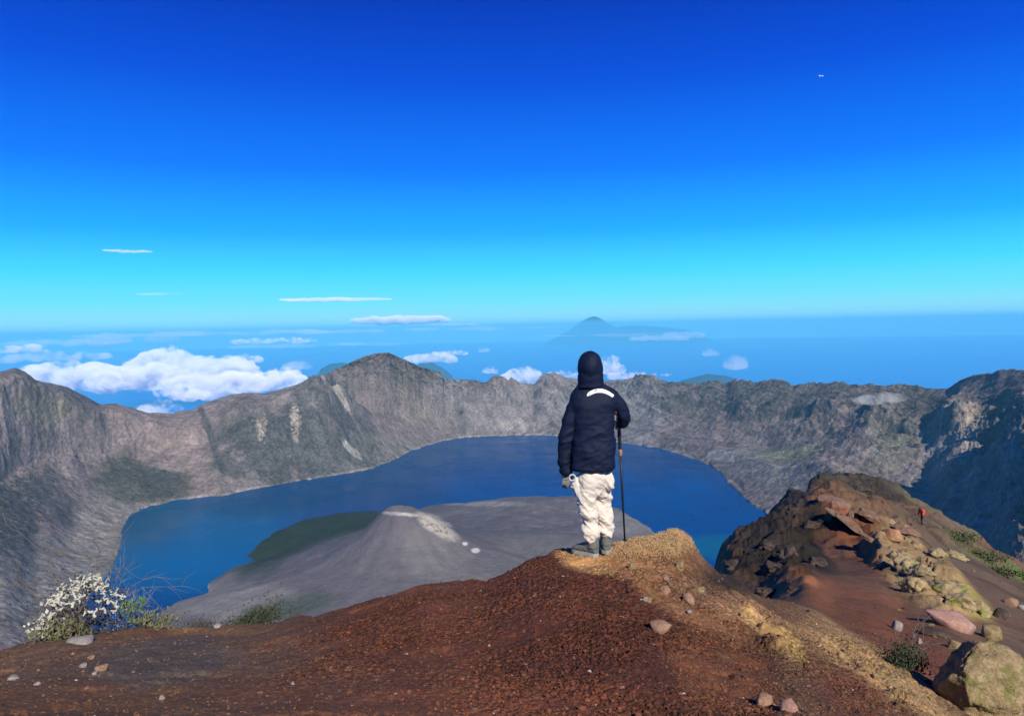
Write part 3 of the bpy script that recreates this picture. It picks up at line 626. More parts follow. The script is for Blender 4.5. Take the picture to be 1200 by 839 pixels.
# sea, islands on the horizon
SEA = -3300.0; SEAR = 175000.0
def build_sea():
    m = NM('sea water', 0.25, 0.5); m.b.inputs['IOR'].default_value = 1.33
    n = m.noise(0.00006, 5, 0.6)
    m.done(m.mix(m.rng(n, .3, .7, 0, 1), (.001, .07, .52), (.003, .10, .60)), m.bump(m.noise(0.01, 3, .6), 6, .2))
    a = np.linspace(0, 2 * math.pi, 145)[:-1]; rs = np.geomspace(1000, SEAR, 40)
    v = [(0, 0, SEA)] + [(r * math.cos(t), r * math.sin(t), SEA) for r in rs for t in a]
    bm = bmesh.new(); vs = [bm.verts.new(q) for q in v]; N = len(a)
    for i in range(N): bm.faces.new((vs[0], vs[1 + i], vs[1 + (i + 1) % N]))
    for j in range(len(rs) - 1):
        for i in range(N):
            bm.faces.new((vs[1 + j * N + i], vs[1 + (j + 1) * N + i], vs[1 + (j + 1) * N + (i + 1) % N], vs[1 + j * N + (i + 1) % N]))
    return tag(bm_obj('sea_water', bm, m.m), kind='structure')
build_sea()
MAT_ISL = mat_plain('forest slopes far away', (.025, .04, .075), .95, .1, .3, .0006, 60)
def island(name, profile, r, depth, label):
    """a mountain island: ridge line seen as profile [(x, y)], at range r, with real width and flanks."""
    xs = np.linspace(profile[0][0], profile[-1][0], 120); ys = interp(xs, profile)
    rows = np.linspace(-1, 1, 41); V = []
    crest = P(xs, ys, r)
    for s in rows:
        q = P(xs, ys, r + s * depth); z = SEA - 80 + (crest[:, 2] - SEA + 80) * (1 - abs(s)) ** 1.25
        nz = fbm(np.stack([q[:, 0], q[:, 1], q[:, 0] * 0], -1) / (depth * .35), 5, ridged=True)
        q[:, 2] = z + nz * (z - SEA) * .12 * (1 - .7 * (abs(s) < .03)); V.append(q)
    V = np.array(V)
    o = mesh_np(name, V.reshape(-1, 3), grid_faces(41, 120), MAT_ISL)
    return tag(o, label, 'mountain', kind='structure')
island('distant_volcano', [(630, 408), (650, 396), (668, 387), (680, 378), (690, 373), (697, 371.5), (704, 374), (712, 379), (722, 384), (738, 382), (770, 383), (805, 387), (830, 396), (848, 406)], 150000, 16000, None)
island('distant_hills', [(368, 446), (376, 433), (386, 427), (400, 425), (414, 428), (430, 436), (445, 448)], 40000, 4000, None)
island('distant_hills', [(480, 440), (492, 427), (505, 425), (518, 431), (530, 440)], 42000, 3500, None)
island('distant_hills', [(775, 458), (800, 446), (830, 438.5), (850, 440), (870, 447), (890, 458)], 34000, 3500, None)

# haze: one even volume round camera, ground, sea; the sky and the high clouds are outside it
def build_haze():
    m = bpy.data.materials.new('air'); m.use_nodes = True; t = m.node_tree; t.nodes.clear()
    v = t.nodes.new('ShaderNodeVolumePrincipled'); o = t.nodes.new('ShaderNodeOutputMaterial')
    v.inputs['Color'].default_value = (.18, .76, 1.0, 1); v.inputs['Density'].default_value = 1.5e-5; v.inputs['Anisotropy'].default_value = -0.1
    t.links.new(v.outputs[0], o.inputs['Volume'])
    bm = bmesh.new(); bmesh.ops.create_cube(bm, size=2)
    for w in bm.verts: w.co = (w.co.x * 180000, w.co.y * 180000, 800 if w.co.z > 0 else SEA - 400)
    return tag(bm_obj('haze', bm, m, smooth=False), kind='stuff')
build_haze()

# ------------------------------------------------------------------ clouds
def mat_cloud(name, dens, lo=.42, hi=.56, sc_=0.0011):
    """soft cloud: a white scattering volume whose density breaks up with noise."""
    m = bpy.data.materials.new(name); m.use_nodes = True; t = m.node_tree; t.nodes.clear()
    o = t.nodes.new('ShaderNodeOutputMaterial'); v = t.nodes.new('ShaderNodeVolumePrincipled'); v.inputs['Color'].default_value = (1, 1, 1, 1); v.inputs['Anisotropy'].default_value = -.35
    tc = t.nodes.new('ShaderNodeTexCoord'); n = t.nodes.new('ShaderNodeTexNoise'); n.inputs['Scale'].default_value = sc_; n.inputs['Detail'].default_value = 7; n.inputs['Roughness'].default_value = .66; n.inputs['Distortion'].default_value = .4
    t.links.new(tc.outputs['Object'], n.inputs[0])
    mr_ = t.nodes.new('ShaderNodeMapRange'); t.links.new(n.outputs[0], mr_.inputs[0]); mr_.inputs[1].default_value = lo; mr_.inputs[2].default_value = hi; mr_.inputs[3].default_value = 0; mr_.inputs[4].default_value = dens
    t.links.new(mr_.outputs[0], v.inputs['Density']); t.links.new(v.outputs[0], o.inputs['Volume']); return m
MC_PUFF = mat_cloud('cumulus', .007, .475, .64, .0017); MC_THIN = mat_cloud('thin cloud', .0012, .38, .56, .0006); MC_WISP = mat_cloud('wisp', .0022, .36, .5, .0002); MC_FAR = mat_cloud('far cloud', .00035, .40, .60, .00012); MC_MIST = mat_cloud('mist', .006, .42, .62, .006)
def ico(sub):
    bm = bmesh.new(); bmesh.ops.create_icosphere(bm, subdivisions=sub, radius=1); bm.verts.ensure_lookup_table()
    v = np.array([w.co[:] for w in bm.verts]); f = np.array([[w.index for w in q.verts] for q in bm.faces]); bm.free(); return v, f
ICO = {k: ico(k) for k in (1, 2, 3, 4, 5)}
def puffs(name, items, mat, sub=3, amp=.28, seed=0, flat=None):
    V = []; Fc = []; n = 0; v0, f0 = ICO[sub]
    for j, (c, r) in enumerate(items):
        c = np.array(c); r = np.array(r, float)
        d = fbm(v0 * 1.7 + seed + j * 3.7, 6, gn=.62)
        v = v0 * (1 + amp * 1.6 * d)[:, None] * r
        if flat is not None: v[:, 2] = np.where(v[:, 2] < 0, v[:, 2] * flat, v[:, 2])
        V.append(v + c); Fc.append(f0 + n); n += len(v0)
    ctr = np.mean([c for c, r in items], 0); V = np.concatenate(V) - ctr
    o = mesh_np(name, V, np.concatenate(Fc), mat); o.location = ctr
    rm = o.modifiers.new('r', 'REMESH'); rm.mode = 'VOXEL'; rm.voxel_size = float((V.max(0) - V.min(0)).max()) / 100
    bpy.context.view_layer.update(); m2 = bpy.data.meshes.new_from_object(o.evaluated_get(bpy.context.evaluated_depsgraph_get())); o.modifiers.clear(); o.data = m2; return o
rnd = random.Random(5)
def cumulus(x, y, w, h, z, label, n=None, mat=None, group=None, lvl=None, heap=1.0):
    """cloud seen at (x, y), w by h picture units, with its middle at height z; built at its real range."""
    c = PZ(x, y, z); r = float(np.hypot(c[0], c[1])); k = r / F; ww, hh = w * k, h * k
    n = n or int(16 + w * .5); it = []; side = np.array([c[1], -c[0], 0]) / r; dirv = np.array([c[0], c[1], 0]) / r
    for j in range(n):
        u = rnd.uniform(-1, 1); e = math.sqrt(max(0, 1 - u * u)); a = rnd.random() ** 1.4
        s_ = (rnd.uniform(.28, .56) * hh * (1.15 - a * .5)) * heap
        p = c + side * u * ww * .46 + dirv * rnd.uniform(-.5, .5) * min(ww, 3 * hh) * .6 + np.array([0, 0, -hh * .35 + a * e * hh * .75])
        it.append((p, (s_ * 1.35, s_ * 1.35, s_)))
    o = puffs('cloud', it, mat or MC_PUFF, sub=3, seed=rnd.uniform(0, 90), flat=.6)
    return tag(o, label, 'cloud', group or 'white clouds low over the sea')
ZC = -1400
CL = [(90, 441, 130, 26, 'broad white cloud bank just above the dark leftmost summit'), (205, 428, 66, 36, 'tallest heaped white cloud left of centre over the sea'),
      (165, 440, 90, 22, 'white cloud joining the leftmost bank and the tallest heap'), (262, 432, 60, 24, 'rounded white cloud right of the tallest heap'), (255, 447, 100, 24, 'wide white cloud under the tallest heap, above the smooth grey rim'),
      (318, 446, 90, 20, 'soft white cloud running down to the rim left of the high grey peak'), (187, 477, 34, 15, 'small low white cloud standing in the rim gap at the left'), (240, 461, 70, 12, 'thin white cloud low over the rim between gap and smooth shoulder'),
      (332, 437, 28, 14, 'small round white cloud left of the dark blue hill'), (160, 425, 20, 9, 'small white cloud tuft left of the tallest heap'), (285, 420, 40, 8, 'flat white cloud strip behind the rounded heap'), (505, 419, 60, 12, 'white cloud just right of the high grey peak'), 
      (530, 413, 34, 6, 'small flat white cloud above the cloud right of the peak'), (612, 440, 46, 18, 'white cloud sitting on the crater rim left of the standing person'), (576, 433, 14, 8, 'little white cloud on the rim next to the small double summit'),
      (662, 438, 40, 9, 'white cloud touching the left shoulder of the standing person'), (714, 428, 16, 20, 'puffy upright white cloud beside the hood of the standing person'), (735, 439, 46, 9, 'white cloud right of the hood, resting on the rim'),
      (775, 438, 24, 4, 'thin white cloud streak on the rim right of the person')]
for x, y, w, h, l in CL: cumulus(x, y, w, h, ZC, l)
for x, y, w, h, l in [(863, 424, 9, 12, 'faint upright tuft of cloud alone over the sea right of centre'), (833, 413, 14, 6, 'faint small oval cloud beside the lone upright tuft'), (568, 410, 12, 4, 'tiny white cloud alone above the rim left of the person'), (348, 428, 26, 7, 'faint small cloud above the dark blue hill'),
                      (800, 392, 46, 6, 'long faint cloud low over the sea right of the distant volcano'), (770, 396, 70, 5, 'dim cloud strip under the long faint cloud'), (60, 418, 110, 7, 'hazy cloud strip behind the leftmost cloud bank')]:
    cumulus(x, y, w, h, ZC, l, mat=MC_THIN, heap=1.3)
for x, y, w, h, l in [(130, 398, 30, 10, 'small white cloud high at the horizon, left'), (191, 396, 24, 11, 'leaning white cloud tuft at the left horizon'), (25, 408, 36, 7, 'faint cloud at the far left horizon'),
                      (320, 399, 100, 5, 'flat far cloud strip along the horizon left of the peak')]:
    cumulus(x, y, w, h, -620, l, heap=1.3, group='far clouds along the horizon')
for x, y, w, h, l in [(260, 391, 330, 7, 'very long faint cloud bank along the horizon left of the peak'), (70, 401, 170, 8, 'faint broad cloud layer at the left edge under the horizon'), (560, 385, 170, 6, 'pale cloud layer on the horizon left of the distant volcano'), (745, 392, 190, 4, 'thin pale layer in front of the foot of the distant volcano'), (360, 405, 200, 6, 'dim cloud layer over the sea left of the peak')]:
    c = PZ(x, y + 6, -700); rr = float(np.hypot(c[0], c[1])); k = min(rr, 140000.) / F; c = P(x, y, min(rr, 140000.)); it = []
    for _ in range(22):
        u = rnd.uniform(-1, 1); it.append((c + np.array([u * w * k * .5, rnd.uniform(-.5, .5) * h * k * 4, rnd.uniform(-.25, .25) * h * k]), (w * k * rnd.uniform(.06, .12), w * k * .07, h * k * rnd.uniform(.2, .42) * (1.1 - abs(u) * .6))))
    o = puffs('cloud', it, MC_FAR, seed=x); tag(o, l, 'cloud', 'far clouds along the horizon')
def streak(x, y, w, h, z0, label, mat=None, rot=0, n=9):
    """flat high cloud over the haze layer."""
    c = PZ(x, y, z0); r = float(np.hypot(c[0], c[1])); k = r / F; side = np.array([c[1], -c[0], 0]) / r; dirv = np.array([c[0], c[1], 0]) / r; it = []
    for j in range(n):
        u = (j + .5) / n * 2 - 1; e = (1 - u * u) ** .5
        p = c + side * u * w * k * .48 + dirv * rnd.uniform(-1, 1) * w * k * .05 + np.array([0, 0, (u * rot + rnd.uniform(-.12, .12)) * h * k])
        it.append((p, (w * k / n * 1.15, w * k / n * 1.15, h * k * .5 * (.35 + .65 * e))))
    return tag(puffs('cloud', it, mat or MC_WISP, sub=3, amp=.2, seed=rnd.uniform(0, 90)), label, 'cloud', 'thin high clouds above the horizon')
streak(394, 351, 122, 4.5, 1900, 'long thin white cloud streak in the sky above the grey peak', n=14)
streak(150, 294.5, 44, 3, 4200, 'short thin white cloud streak alone high at left')
streak(186, 344.5, 40, 3, 2200, 'very faint cloud wisp low in the left sky', mat=MC_THIN)
streak(470, 375.5, 112, 11, 2000, 'wide soft white cloud at the horizon above the grey peak', n=16)
streak(535, 381, 56, 4, 1500, 'flat white cloud trailing right of the wide soft horizon cloud')
# drifting mist inside the crater
for x, y, r, w, h, l in [(1026, 466, 5500, 46, 13, 'wisp of mist clinging to the right crater wall below the rim')]:
    c = P(x, y, r); k = r / F; it = [(c + np.array([rnd.uniform(-.5, .5) * w * k, rnd.uniform(-.2, .2) * w * k - 60, rnd.uniform(-.35, .35) * h * k]), (w * k * rnd.uniform(.14, .26), w * k * .2, h * k * rnd.uniform(.18, .34))) for _ in range(14)]
    tag(puffs('mist', it, MC_MIST, seed=x), l, 'mist')

# ------------------------------------------------------------------ rocks
def rock_mesh(seed, sub=3, cuts=14, rough=.07):
    v, f = ICO[sub]; v = v.copy(); rs = np.random.RandomState(seed)
    for _ in range(cuts):
        n = rs.normal(size=3); n /= np.linalg.norm(n); d = rs.uniform(.52, .86); e = v @ n - d; v = v - np.maximum(e, 0)[:, None] * n * .93
    v *= (1 + rough * fbm(v * 2.6 + seed, 5, gn=.6) + rough * .9 * (fbm(v * 1.7 + seed * 2, 6, gn=.6, ridged=True) - .3))[:, None]
    return v, f
M_TAN = mat_rock('ochre crusted rock', (.24, .17, .09), (.40, .31, .17), 9, moss=(.17, .18, .05), bumpd=.06); M_PINK = mat_rock('pink lava slab', (.27, .15, .12), (.36, .22, .18), 6, bumpd=.01)
M_GREY = mat_rock('grey stone', (.19, .17, .155), (.30, .28, .26), 14, bumpd=.006); M_DARK = mat_rock('dark lava', (.026, .023, .022), (.085, .062, .05), 1.6, bumpd=.08)
M_BRN = mat_rock('brown stone', (.19, .115, .075), (.30, .19, .13), 14, bumpd=.01); M_OR = mat_rock('orange layered rock', (.30, .14, .07), (.36, .22, .13), 2.2, bumpd=.06); M_OLV = mat_rock('ochre outcrop rock', (.27, .20, .11), (.36, .29, .17), 3, moss=(.17, .19, .05), bumpd=.05)
M_SCO = mat_rock('red scoria', (.17, .045, .025), (.26, .085, .05), 60, bumpd=.004)
def rock(name, x, y, w, h, depth, seed, mat, label, cat='rock', group=None, rz=0., tilt=(0, 0), sink=.25, r=None, sub=3, cuts=14, rough=.07):
    """rock whose middle shows at (x, y), w by h in picture units; stands on the ground under that point."""
    p, nn, dist = hit(x, y + h * .35)
    if p is None: return None
    k = dist / F; v, f = rock_mesh(seed, sub, cuts, rough)
    v = v / np.abs(v).max(0) * np.array([w * k / 2, depth * w * k / 2, h * k / 2 * 1.12])
    o = mesh_np(name, v, f, mat, smooth=False if sub < 3 else True); o.rotation_euler = (tilt[0], tilt[1], rz)
    o.location = (p.x, p.y, p.z + h * k / 2 * (1 - 2 * sink))
    return tag(o, label, cat, group)
rock('boulder', 1152, 812, 92, 76, .9, 3, M_TAN, 'large craggy ochre boulder with green moss in the bottom right corner', 'boulder', sub=5, cuts=18, rough=.27, sink=.12)
rock('rock_slab', 1118, 731, 58, 13, .55, 12, M_PINK, 'smooth pink slab of rock lying tilted on the brown gully floor', cuts=20, rough=.02, tilt=(.55, .30), sink=.0)
rock('rock', 1162, 742, 22, 20, .9, 21, M_TAN, 'tan block with a dark left side right of the pink slab', rough=.15)
rock('rock', 1172, 761, 30, 8, .8, 22, M_GREY, 'flat grey slab tilted below the tan block at the right edge', tilt=(0, .4), sink=.1)
rock('rock', 1181, 765, 9, 6, .8, 23, M_GREY, 'small pale stone beside the flat grey slab at the right edge')
rock('rock', 1052, 734, 12, 13, .9, 24, M_GREY, 'small grey rock left of the pink slab on the gully floor')
rock('rock', 1078, 751, 5, 6, .9, 25, M_GREY, 'small upright pale stone below the pink slab')
rock('rock', 1095, 741, 34, 7, .7, 26, M_DARK, 'low dark rock strip lying just below the pink slab', tilt=(0, .25))
rock('rock', 1120, 757, 16, 12, .8, 27, M_TAN, 'cracked tan stone under the right end of the pink slab')
rock('rock', 1184, 706, 14, 9, .9, 28, M_BRN, 'brown angular block near the right edge above the tan block')
rock('rock', 1196, 711, 8, 6, .9, 29, M_GREY, 'small grey block cut by the right edge of the picture')
rock('rock', 1172, 720, 16, 12, .9, 30, M_DARK, 'dark angular block near the right edge under the brown block')
rock('rock', 1046, 627, 20, 15, 1., 31, M_OR, 'rounded sunlit orange boulder on the far spur beside the grey path', rough=.12)
# craggy ochre outcrops along the gully edge
for i, (x, y, w, h, l) in enumerate([(1062, 660, 30, 24, 'ochre crag at the top of the gully, left of the grey path'), (1082, 668, 26, 20, 'ochre crag next to the top of the gully'), (1074, 684, 24, 20, 'ochre crag below the two at the top of the gully'), (1098, 645, 20, 11, 'low brown crag at the lower edge of the grey path'),
        (1120, 650, 24, 9, 'flat pale crag below the grey path'), (1112, 690, 28, 20, 'grey crag in the middle of the ochre band right of the gully'), (1126, 703, 26, 18, 'knobbly crag above the mossy hummock'), (1148, 712, 26, 16, 'green mossy hummock at the lower end of the ochre band'), (1050, 650, 14, 10, 'small dark topped crag left of the ochre crags')]):
    rock('rock_outcrop', x, y, w, h, 1.3, 40 + i, M_OLV, l, 'rock outcrop', 'ochre outcrops between gully and grey path', sub=4, cuts=10, rough=.5, rz=i * .8, sink=.38)
# layered slabs and dark lava on the far spur
M_SLB = mat_rock('brown layered rock', (.13, .075, .05), (.24, .15, .10), 2.2, bumpd=.08)
for i, (x, y, w, h, tl, l) in enumerate([(985, 606, 34, 6, .5, 'brown slab at the head of the far spur'), (1003, 617, 46, 5, .55, 'longest slab slanting down the orange strip of the far spur'), (1022, 632, 30, 5, .5, 'short slab below the longest slanting slab'), (1022, 604, 46, 5, .42, 'slab edge on the crest of the far spur'),
        (997, 603, 8, 11, .1, 'upright pale block on the crest of the far spur'), (1060, 619, 30, 4, .25, 'thin light slab pointing at the grey path'), (978, 587, 40, 5, .2, 'dark brown slab on the top of the far spur')]):
    rock('rock_slab', x, y, w, h, 1.0, 60 + i, M_SLB, l, 'rock slab', 'slabs on the far spur', tilt=(.2, tl), sink=.35, sub=4, cuts=14, rough=.28)
dk = [(860, 657, 26, 16), (884, 672, 34, 16), (905, 690, 38, 18), (880, 650, 26, 16), (908, 660, 34, 18), (925, 676, 30, 16), (900, 632, 26, 20), (918, 615, 24, 22), (930, 596, 22, 18), (940, 640, 36, 26), (960, 655, 30, 18), (945, 660, 40, 20), (922, 642, 28, 20), (858, 673, 22, 9), (932, 690, 26, 10), (975, 636, 26, 14), (948, 612, 30, 16), (962, 575, 24, 12), (1010, 570, 30, 12), (1035, 580, 26, 10)]
nm = ['at the lower left foot', 'above the near brown slope', 'nearest the brown slope', 'on the left outline', 'in the middle', 'above the orange soil', 'on the steep left outline', 'high on the left outline', 'at the top of the left outline', 'over the black hollow', 'right of the black hollow', 'under the black hollow', 'left of the black hollow', 'at the lake side foot', 'beside the orange soil', 'below the longest orange slab', 'left of the longest orange slab', 'on the dark back ridge, left', 'on the dark back ridge, middle', 'on the dark back ridge, right']
for i, ((x, y, w, h), l) in enumerate(list(zip(dk, nm))[::2]):
    rock('lava_rock', x, y, w * .95, h * .9, 1.1, 80 + i, M_DARK, 'jagged black lava rock ' + l + (' of the far spur' if 'far' not in l else ''), 'lava rock', 'black lava rocks of the far spur', rough=.5, sub=4, cuts=12, rz=i, sink=.56, tilt=(rnd.uniform(-.3, .3), rnd.uniform(-.2, .5)))
# lone stones of the foreground
for i, (x, y, w, h, m_, l) in enumerate([(96, 749, 26, 9, M_GREY, 'flat pale stone under the white bush'), (97, 779, 8, 6, M_GREY, 'pale stone alone on the brown soil below the white bush'), (120, 783, 15, 9, M_BRN, 'rounded brown stone beside the pale one'), (16, 794, 12, 5, M_GREY, 'flat pale stone near the left edge'),
        (43, 801, 7, 4, M_GREY, 'tiny white stone near the left edge'), (111, 788, 6, 4, M_GREY, 'small pale stone under the rounded brown one'), (255, 733, 9, 6, M_GREY, 'pale stone on the crest at left'), (324, 724, 14, 8, M_GREY, 'pale stone on the crest beside the dark shrub'),
        (343, 800, 5, 4, M_GREY, 'tiny white pebble on the dark brown soil'), (190, 817, 6, 6, M_GREY, 'small white stone at the bottom left'), (107, 770, 9, 5, M_BRN, 'dark stone above the rounded brown one'), (774, 732, 26, 20, M_BRN, 'rounded brown boulder half sunk in the middle of the slope'), (806, 702, 16, 14, M_BRN, 'square brown stone below the golden knob'),
        (779, 690, 14, 9, M_BRN, 'dark brown stone on the tan slope below the golden knob'), (780, 676, 10, 8, M_BRN, 'small dark stone high on the tan slope'), (797, 661, 11, 14, M_TAN, 'upright pale stone on the flank of the golden knob'), (820, 690, 14, 7, M_TAN, 'pale stone on the right side of the tan slope'), (895, 820, 18, 18, M_BRN, 'round reddish stone at the bottom right of centre'),
        (925, 828, 20, 14, M_PINK, 'pinkish stone at the bottom edge right of centre'), (760, 703, 10, 7, M_TAN, 'small tan stone left of the dark brown one'), (740, 663, 12, 8, M_TAN, 'pale tan stone just below the boots'), (757, 702, 8, 8, M_GREY, 'small whitish stone in the middle of the tan slope'), (808, 716, 7, 5, M_GREY, 'tiny white stone above the sunk boulder')]):
    rock('stone', x, y, w, h, .9, 120 + i, m_, l, 'stone', sink=.3, rz=i * 1.1, rough=.12, sub=2 if w < 12 else 3)
# loose stones strewn over the slope: shared meshes, one object each
pal = [M_BRN, M_BRN, M_SCO, M_GREY, M_TAN]
lib = []
for i in range(6):
    v, f = rock_mesh(300 + i, 2, 10, .1); me_o = mesh_np('loose_stone', v, f, M_BRN, smooth=False); lib.append(me_o.data); bpy.data.objects.remove(me_o)
libm = {}
for i, me_ in enumerate(lib):
    for m_ in (M_BRN, M_SCO, M_GREY, M_TAN, M_DARK):
        c = me_.copy(); c.materials.clear(); c.materials.append(m_); libm[i, m_.name] = c
rnd = random.Random(11); cnt = 0
zones = [((840, 1190), (705, 835), [M_TAN, M_BRN, M_TAN, M_DARK], (2.5, 8), 60, 'loose ochre and brown stones on the right slope', 'loose stone on the right hand slope below the gully'),
         ((690, 880), (650, 800), [M_BRN, M_TAN, M_BRN, M_SCO], (2, 6), 30, 'loose stones under the golden knob', 'loose brown stone on the tan slope under the golden knob'),
         ((10, 420), (745, 835), [M_BRN, M_GREY, M_DARK, M_BRN], (1.5, 4.5), 30, 'pebbles on the flat brown soil', 'loose pebble on the smooth brown soil at left'),
         ((1040, 1195), (640, 720), [M_BRN, M_DARK, M_GREY], (2, 6), 20, 'loose stones beside the grey path', 'loose stone on the grey path and its edge'),
         ((420, 700), (700, 835), [M_SCO, M_SCO, M_BRN], (3, 7), 22, 'larger red clods on the scoria slope', 'larger red clod on the cracked red slope')]
for (xa, xb), (ya, yb), ms, (s0, s1), n, grp, lab in zones:
    for _ in range(n):
        x, y = rnd.uniform(xa, xb), rnd.uniform(ya, yb); p, nn, dist = hit(x, y)
        if p is None or dist > 70: continue
        s_ = rnd.uniform(s0, s1) * (.6 + .4 * rnd.random()) * dist / F * .5
        o = bpy.data.objects.new('loose_stone', libm[rnd.randrange(6), rnd.choice(ms).name]); COL.objects.link(o)
        o.location = (p.x, p.y, p.z + s_ * .15); o.scale = (s_, s_ * rnd.uniform(.6, 1), s_ * rnd.uniform(.4, .75)); o.rotation_euler = (rnd.uniform(-.4, .4), rnd.uniform(-.4, .4), rnd.uniform(0, 6.3))
        tag(o, lab, 'stone', grp)
# scoria gravel: uncountable grit over the near slope
def build_gravel():
    rs = np.random.RandomState(4); n = 26000
    x = rs.uniform(-10, 1210, n); r = np.exp(rs.uniform(math.log(2.8), math.log(11), n))
    ci = np.clip(np.searchsorted(GX[:, 0], x), 0, GX.shape[0] - 1); ri = np.clip(np.searchsorted(GR[0], r), 0, GR.shape[1] - 1)
    base = GP[ci, ri]; v0, f0 = ICO[1]; Vs = []; Fs = []; Cs = []
    dens = S(430, 620, x) * .8 + .2; keep = rs.rand(n) < dens; base = base[keep]; x = x[keep]; n = len(base)
    s_ = np.exp(rs.normal(-5.25, .42, n)); s_ = np.clip(s_, .002, .018)
    for q in range(n):
        a = rs.rand() * 6.28; ca, sa = math.cos(a), math.sin(a); v = v0 * (1 + .35 * (rs.rand(len(v0), 1) - .5)) * np.array([1, rs.uniform(.55, 1), rs.uniform(.45, .8)]) * s_[q]
        v = np.stack([v[:, 0] * ca - v[:, 1] * sa, v[:, 0] * sa + v[:, 1] * ca, v[:, 2]], 1)
        Vs.append(v + base[q] + [0, 0, s_[q] * .2]); Fs.append(f0 + q * len(v0))
    c0 = COLG[ci[keep], ri[keep]]; c = c0 * rs.uniform(.6, 1.5, (n, 1)); pale = rs.rand(n) < .004; c[pale] = (.4, .33, .27)
    c = np.repeat(c, len(v0), 0)
    m = NM('grit', .95, .15); m.done(m.attr('col'), m.bump(m.noise(300, 3, .6), .002, .8))
    tag(mesh_np('scoria_gravel', np.concatenate(Vs), np.concatenate(Fs), m.m, smooth=False, cols={'col': np.clip(c, 0.01, .8)}), kind='stuff')
build_gravel()

# ------------------------------------------------------------------ plants
def leaf_mesh(pts, size, ar, mat, name, parent, rs, up=.3, bend=0):
    V = []; Fc = []
    for i, p in enumerate(pts):
        d = rs.normal(size=3); d[2] = abs(d[2]) * up + up * .4; d /= np.linalg.norm(d); s_ = size * rs.uniform(.6, 1.3); w = np.cross(d, rs.normal(size=3)); w /= np.linalg.norm(w)
        nrm = np.cross(d, w); a = p; b = p + d * s_ * .5 + nrm * s_ * .08; c = p + d * s_
        k = len(V); V += [a, b + w * s_ * ar, c, b - w * s_ * ar]; Fc.append([k, k + 1, k + 2, k + 3])
    return mesh_np(name, np.array(V), np.array(Fc), mat, parent, smooth=False)
def twigs(name, base, n, spread, height, rad, mat, parent, rs, sub=3, droop=0.0):
    """branching twigs grown from base; returns their tips."""
    V = []; Fc = []; tips = []
    def seg(a, b, ra, rb):
        d = b - a; L = np.linalg.norm(d) + 1e-9; d = d / L; u = np.cross(d, [.3, .2, 1]); u /= np.linalg.norm(u) + 1e-9; w = np.cross(d, u); k = len(V)
        for c, rr_ in ((a, ra), (b, rb)):
            for t in range(4): V.append(c + (u * math.cos(t * 1.571) + w * math.sin(t * 1.571)) * rr_)
        for t in range(4): Fc.append([k + t, k + (t + 1) % 4, k + 4 + (t + 1) % 4, k + 4 + t])
    def grow(p, d, L, rr_, lv):
        q = p
        for j in range(3):
            d = d + rs.normal(size=3) * .22 + np.array([0, 0, -droop]); d /= np.linalg.norm(d); q2 = q + d * L / 3; seg(q, q2, rr_ * (1 - j * .2), rr_ * (.8 - j * .2)); q = q2
            if lv > 0 and j > 0: 
                for _ in range(2): grow(q, d + rs.normal(size=3) * .65, L * .62, rr_ * .6, lv - 1)
        tips.append(q)
    for i in range(n):
        a = rs.rand() * 6.28; d = np.array([math.cos(a) * spread * rs.rand() ** .5, math.sin(a) * spread * rs.rand() ** .5, height]); L = np.linalg.norm(d); grow(np.array(base) + d * [.06, .06, 0], d / L, L * rs.uniform(.6, 1), rad, sub)
    mesh_np(name, np.array(V), np.array(Fc), mat, parent, smooth=True); return np.array(tips)
M_TWIG = mat_plain('grey twig', (.16, .14, .12), .9); M_WHITE = mat_plain('white woolly leaf', (.46, .46, .39), .9, .2, .15, 60); M_GRN = mat_plain('olive leaf', (.15, .155, .075), .8); M_DG = mat_plain('dark leaf', (.045, .06, .035), .8)
M_LG = mat_plain('fresh green leaf', (.11, .19, .05), .7); M_STR = mat_plain('dry straw', (.46, .32, .17), .9); M_DRY = mat_plain('dark dry brush', (.07, .06, .05), .9)
def at(x, y, r):
    q = P(x, y, r); z = drop(q[0], q[1]); return np.array([q[0], q[1], z if z is not None else q[2]])
rs = np.random.RandomState(2)
def px(dist): return dist / F
# white flowering bush at the left crest
b = at(97, 742, 8.8); k = px(9.3)
t = empty('white_bush', b); tag(t, 'bush with pale woolly white clumps on dark twigs at the left crest', 'bush')
tips = twigs('stem', (0, 0, 0), 7, .75, .75, .006, M_TWIG, t, rs, 2)
sc2 = np.array([62 * k / 2, .28, 62 * k]); tips = tips / (np.abs(tips).max(0) + 1e-6) * sc2 * [1, 1, .8]; tips[:, 2] = np.abs(tips[:, 2])
pts = []; top = []
for i in range(420):
    a = rs.rand() * 6.28; q = rs.rand() ** .5; u = q * math.cos(a); v = q * math.sin(a); z = (.5 + .42 * (1 - q * q) ** .5 + rs.uniform(-.13, .05)) * 60 * k - .03
    top.append((u * 36 * k + 6 * k, v * .26, z - .015 * rs.rand() - .06 * (u > .3) * (u - .3)))
top = np.array(top); keepn = fbm(top * 16, 3) > -.12; top = top[keepn]
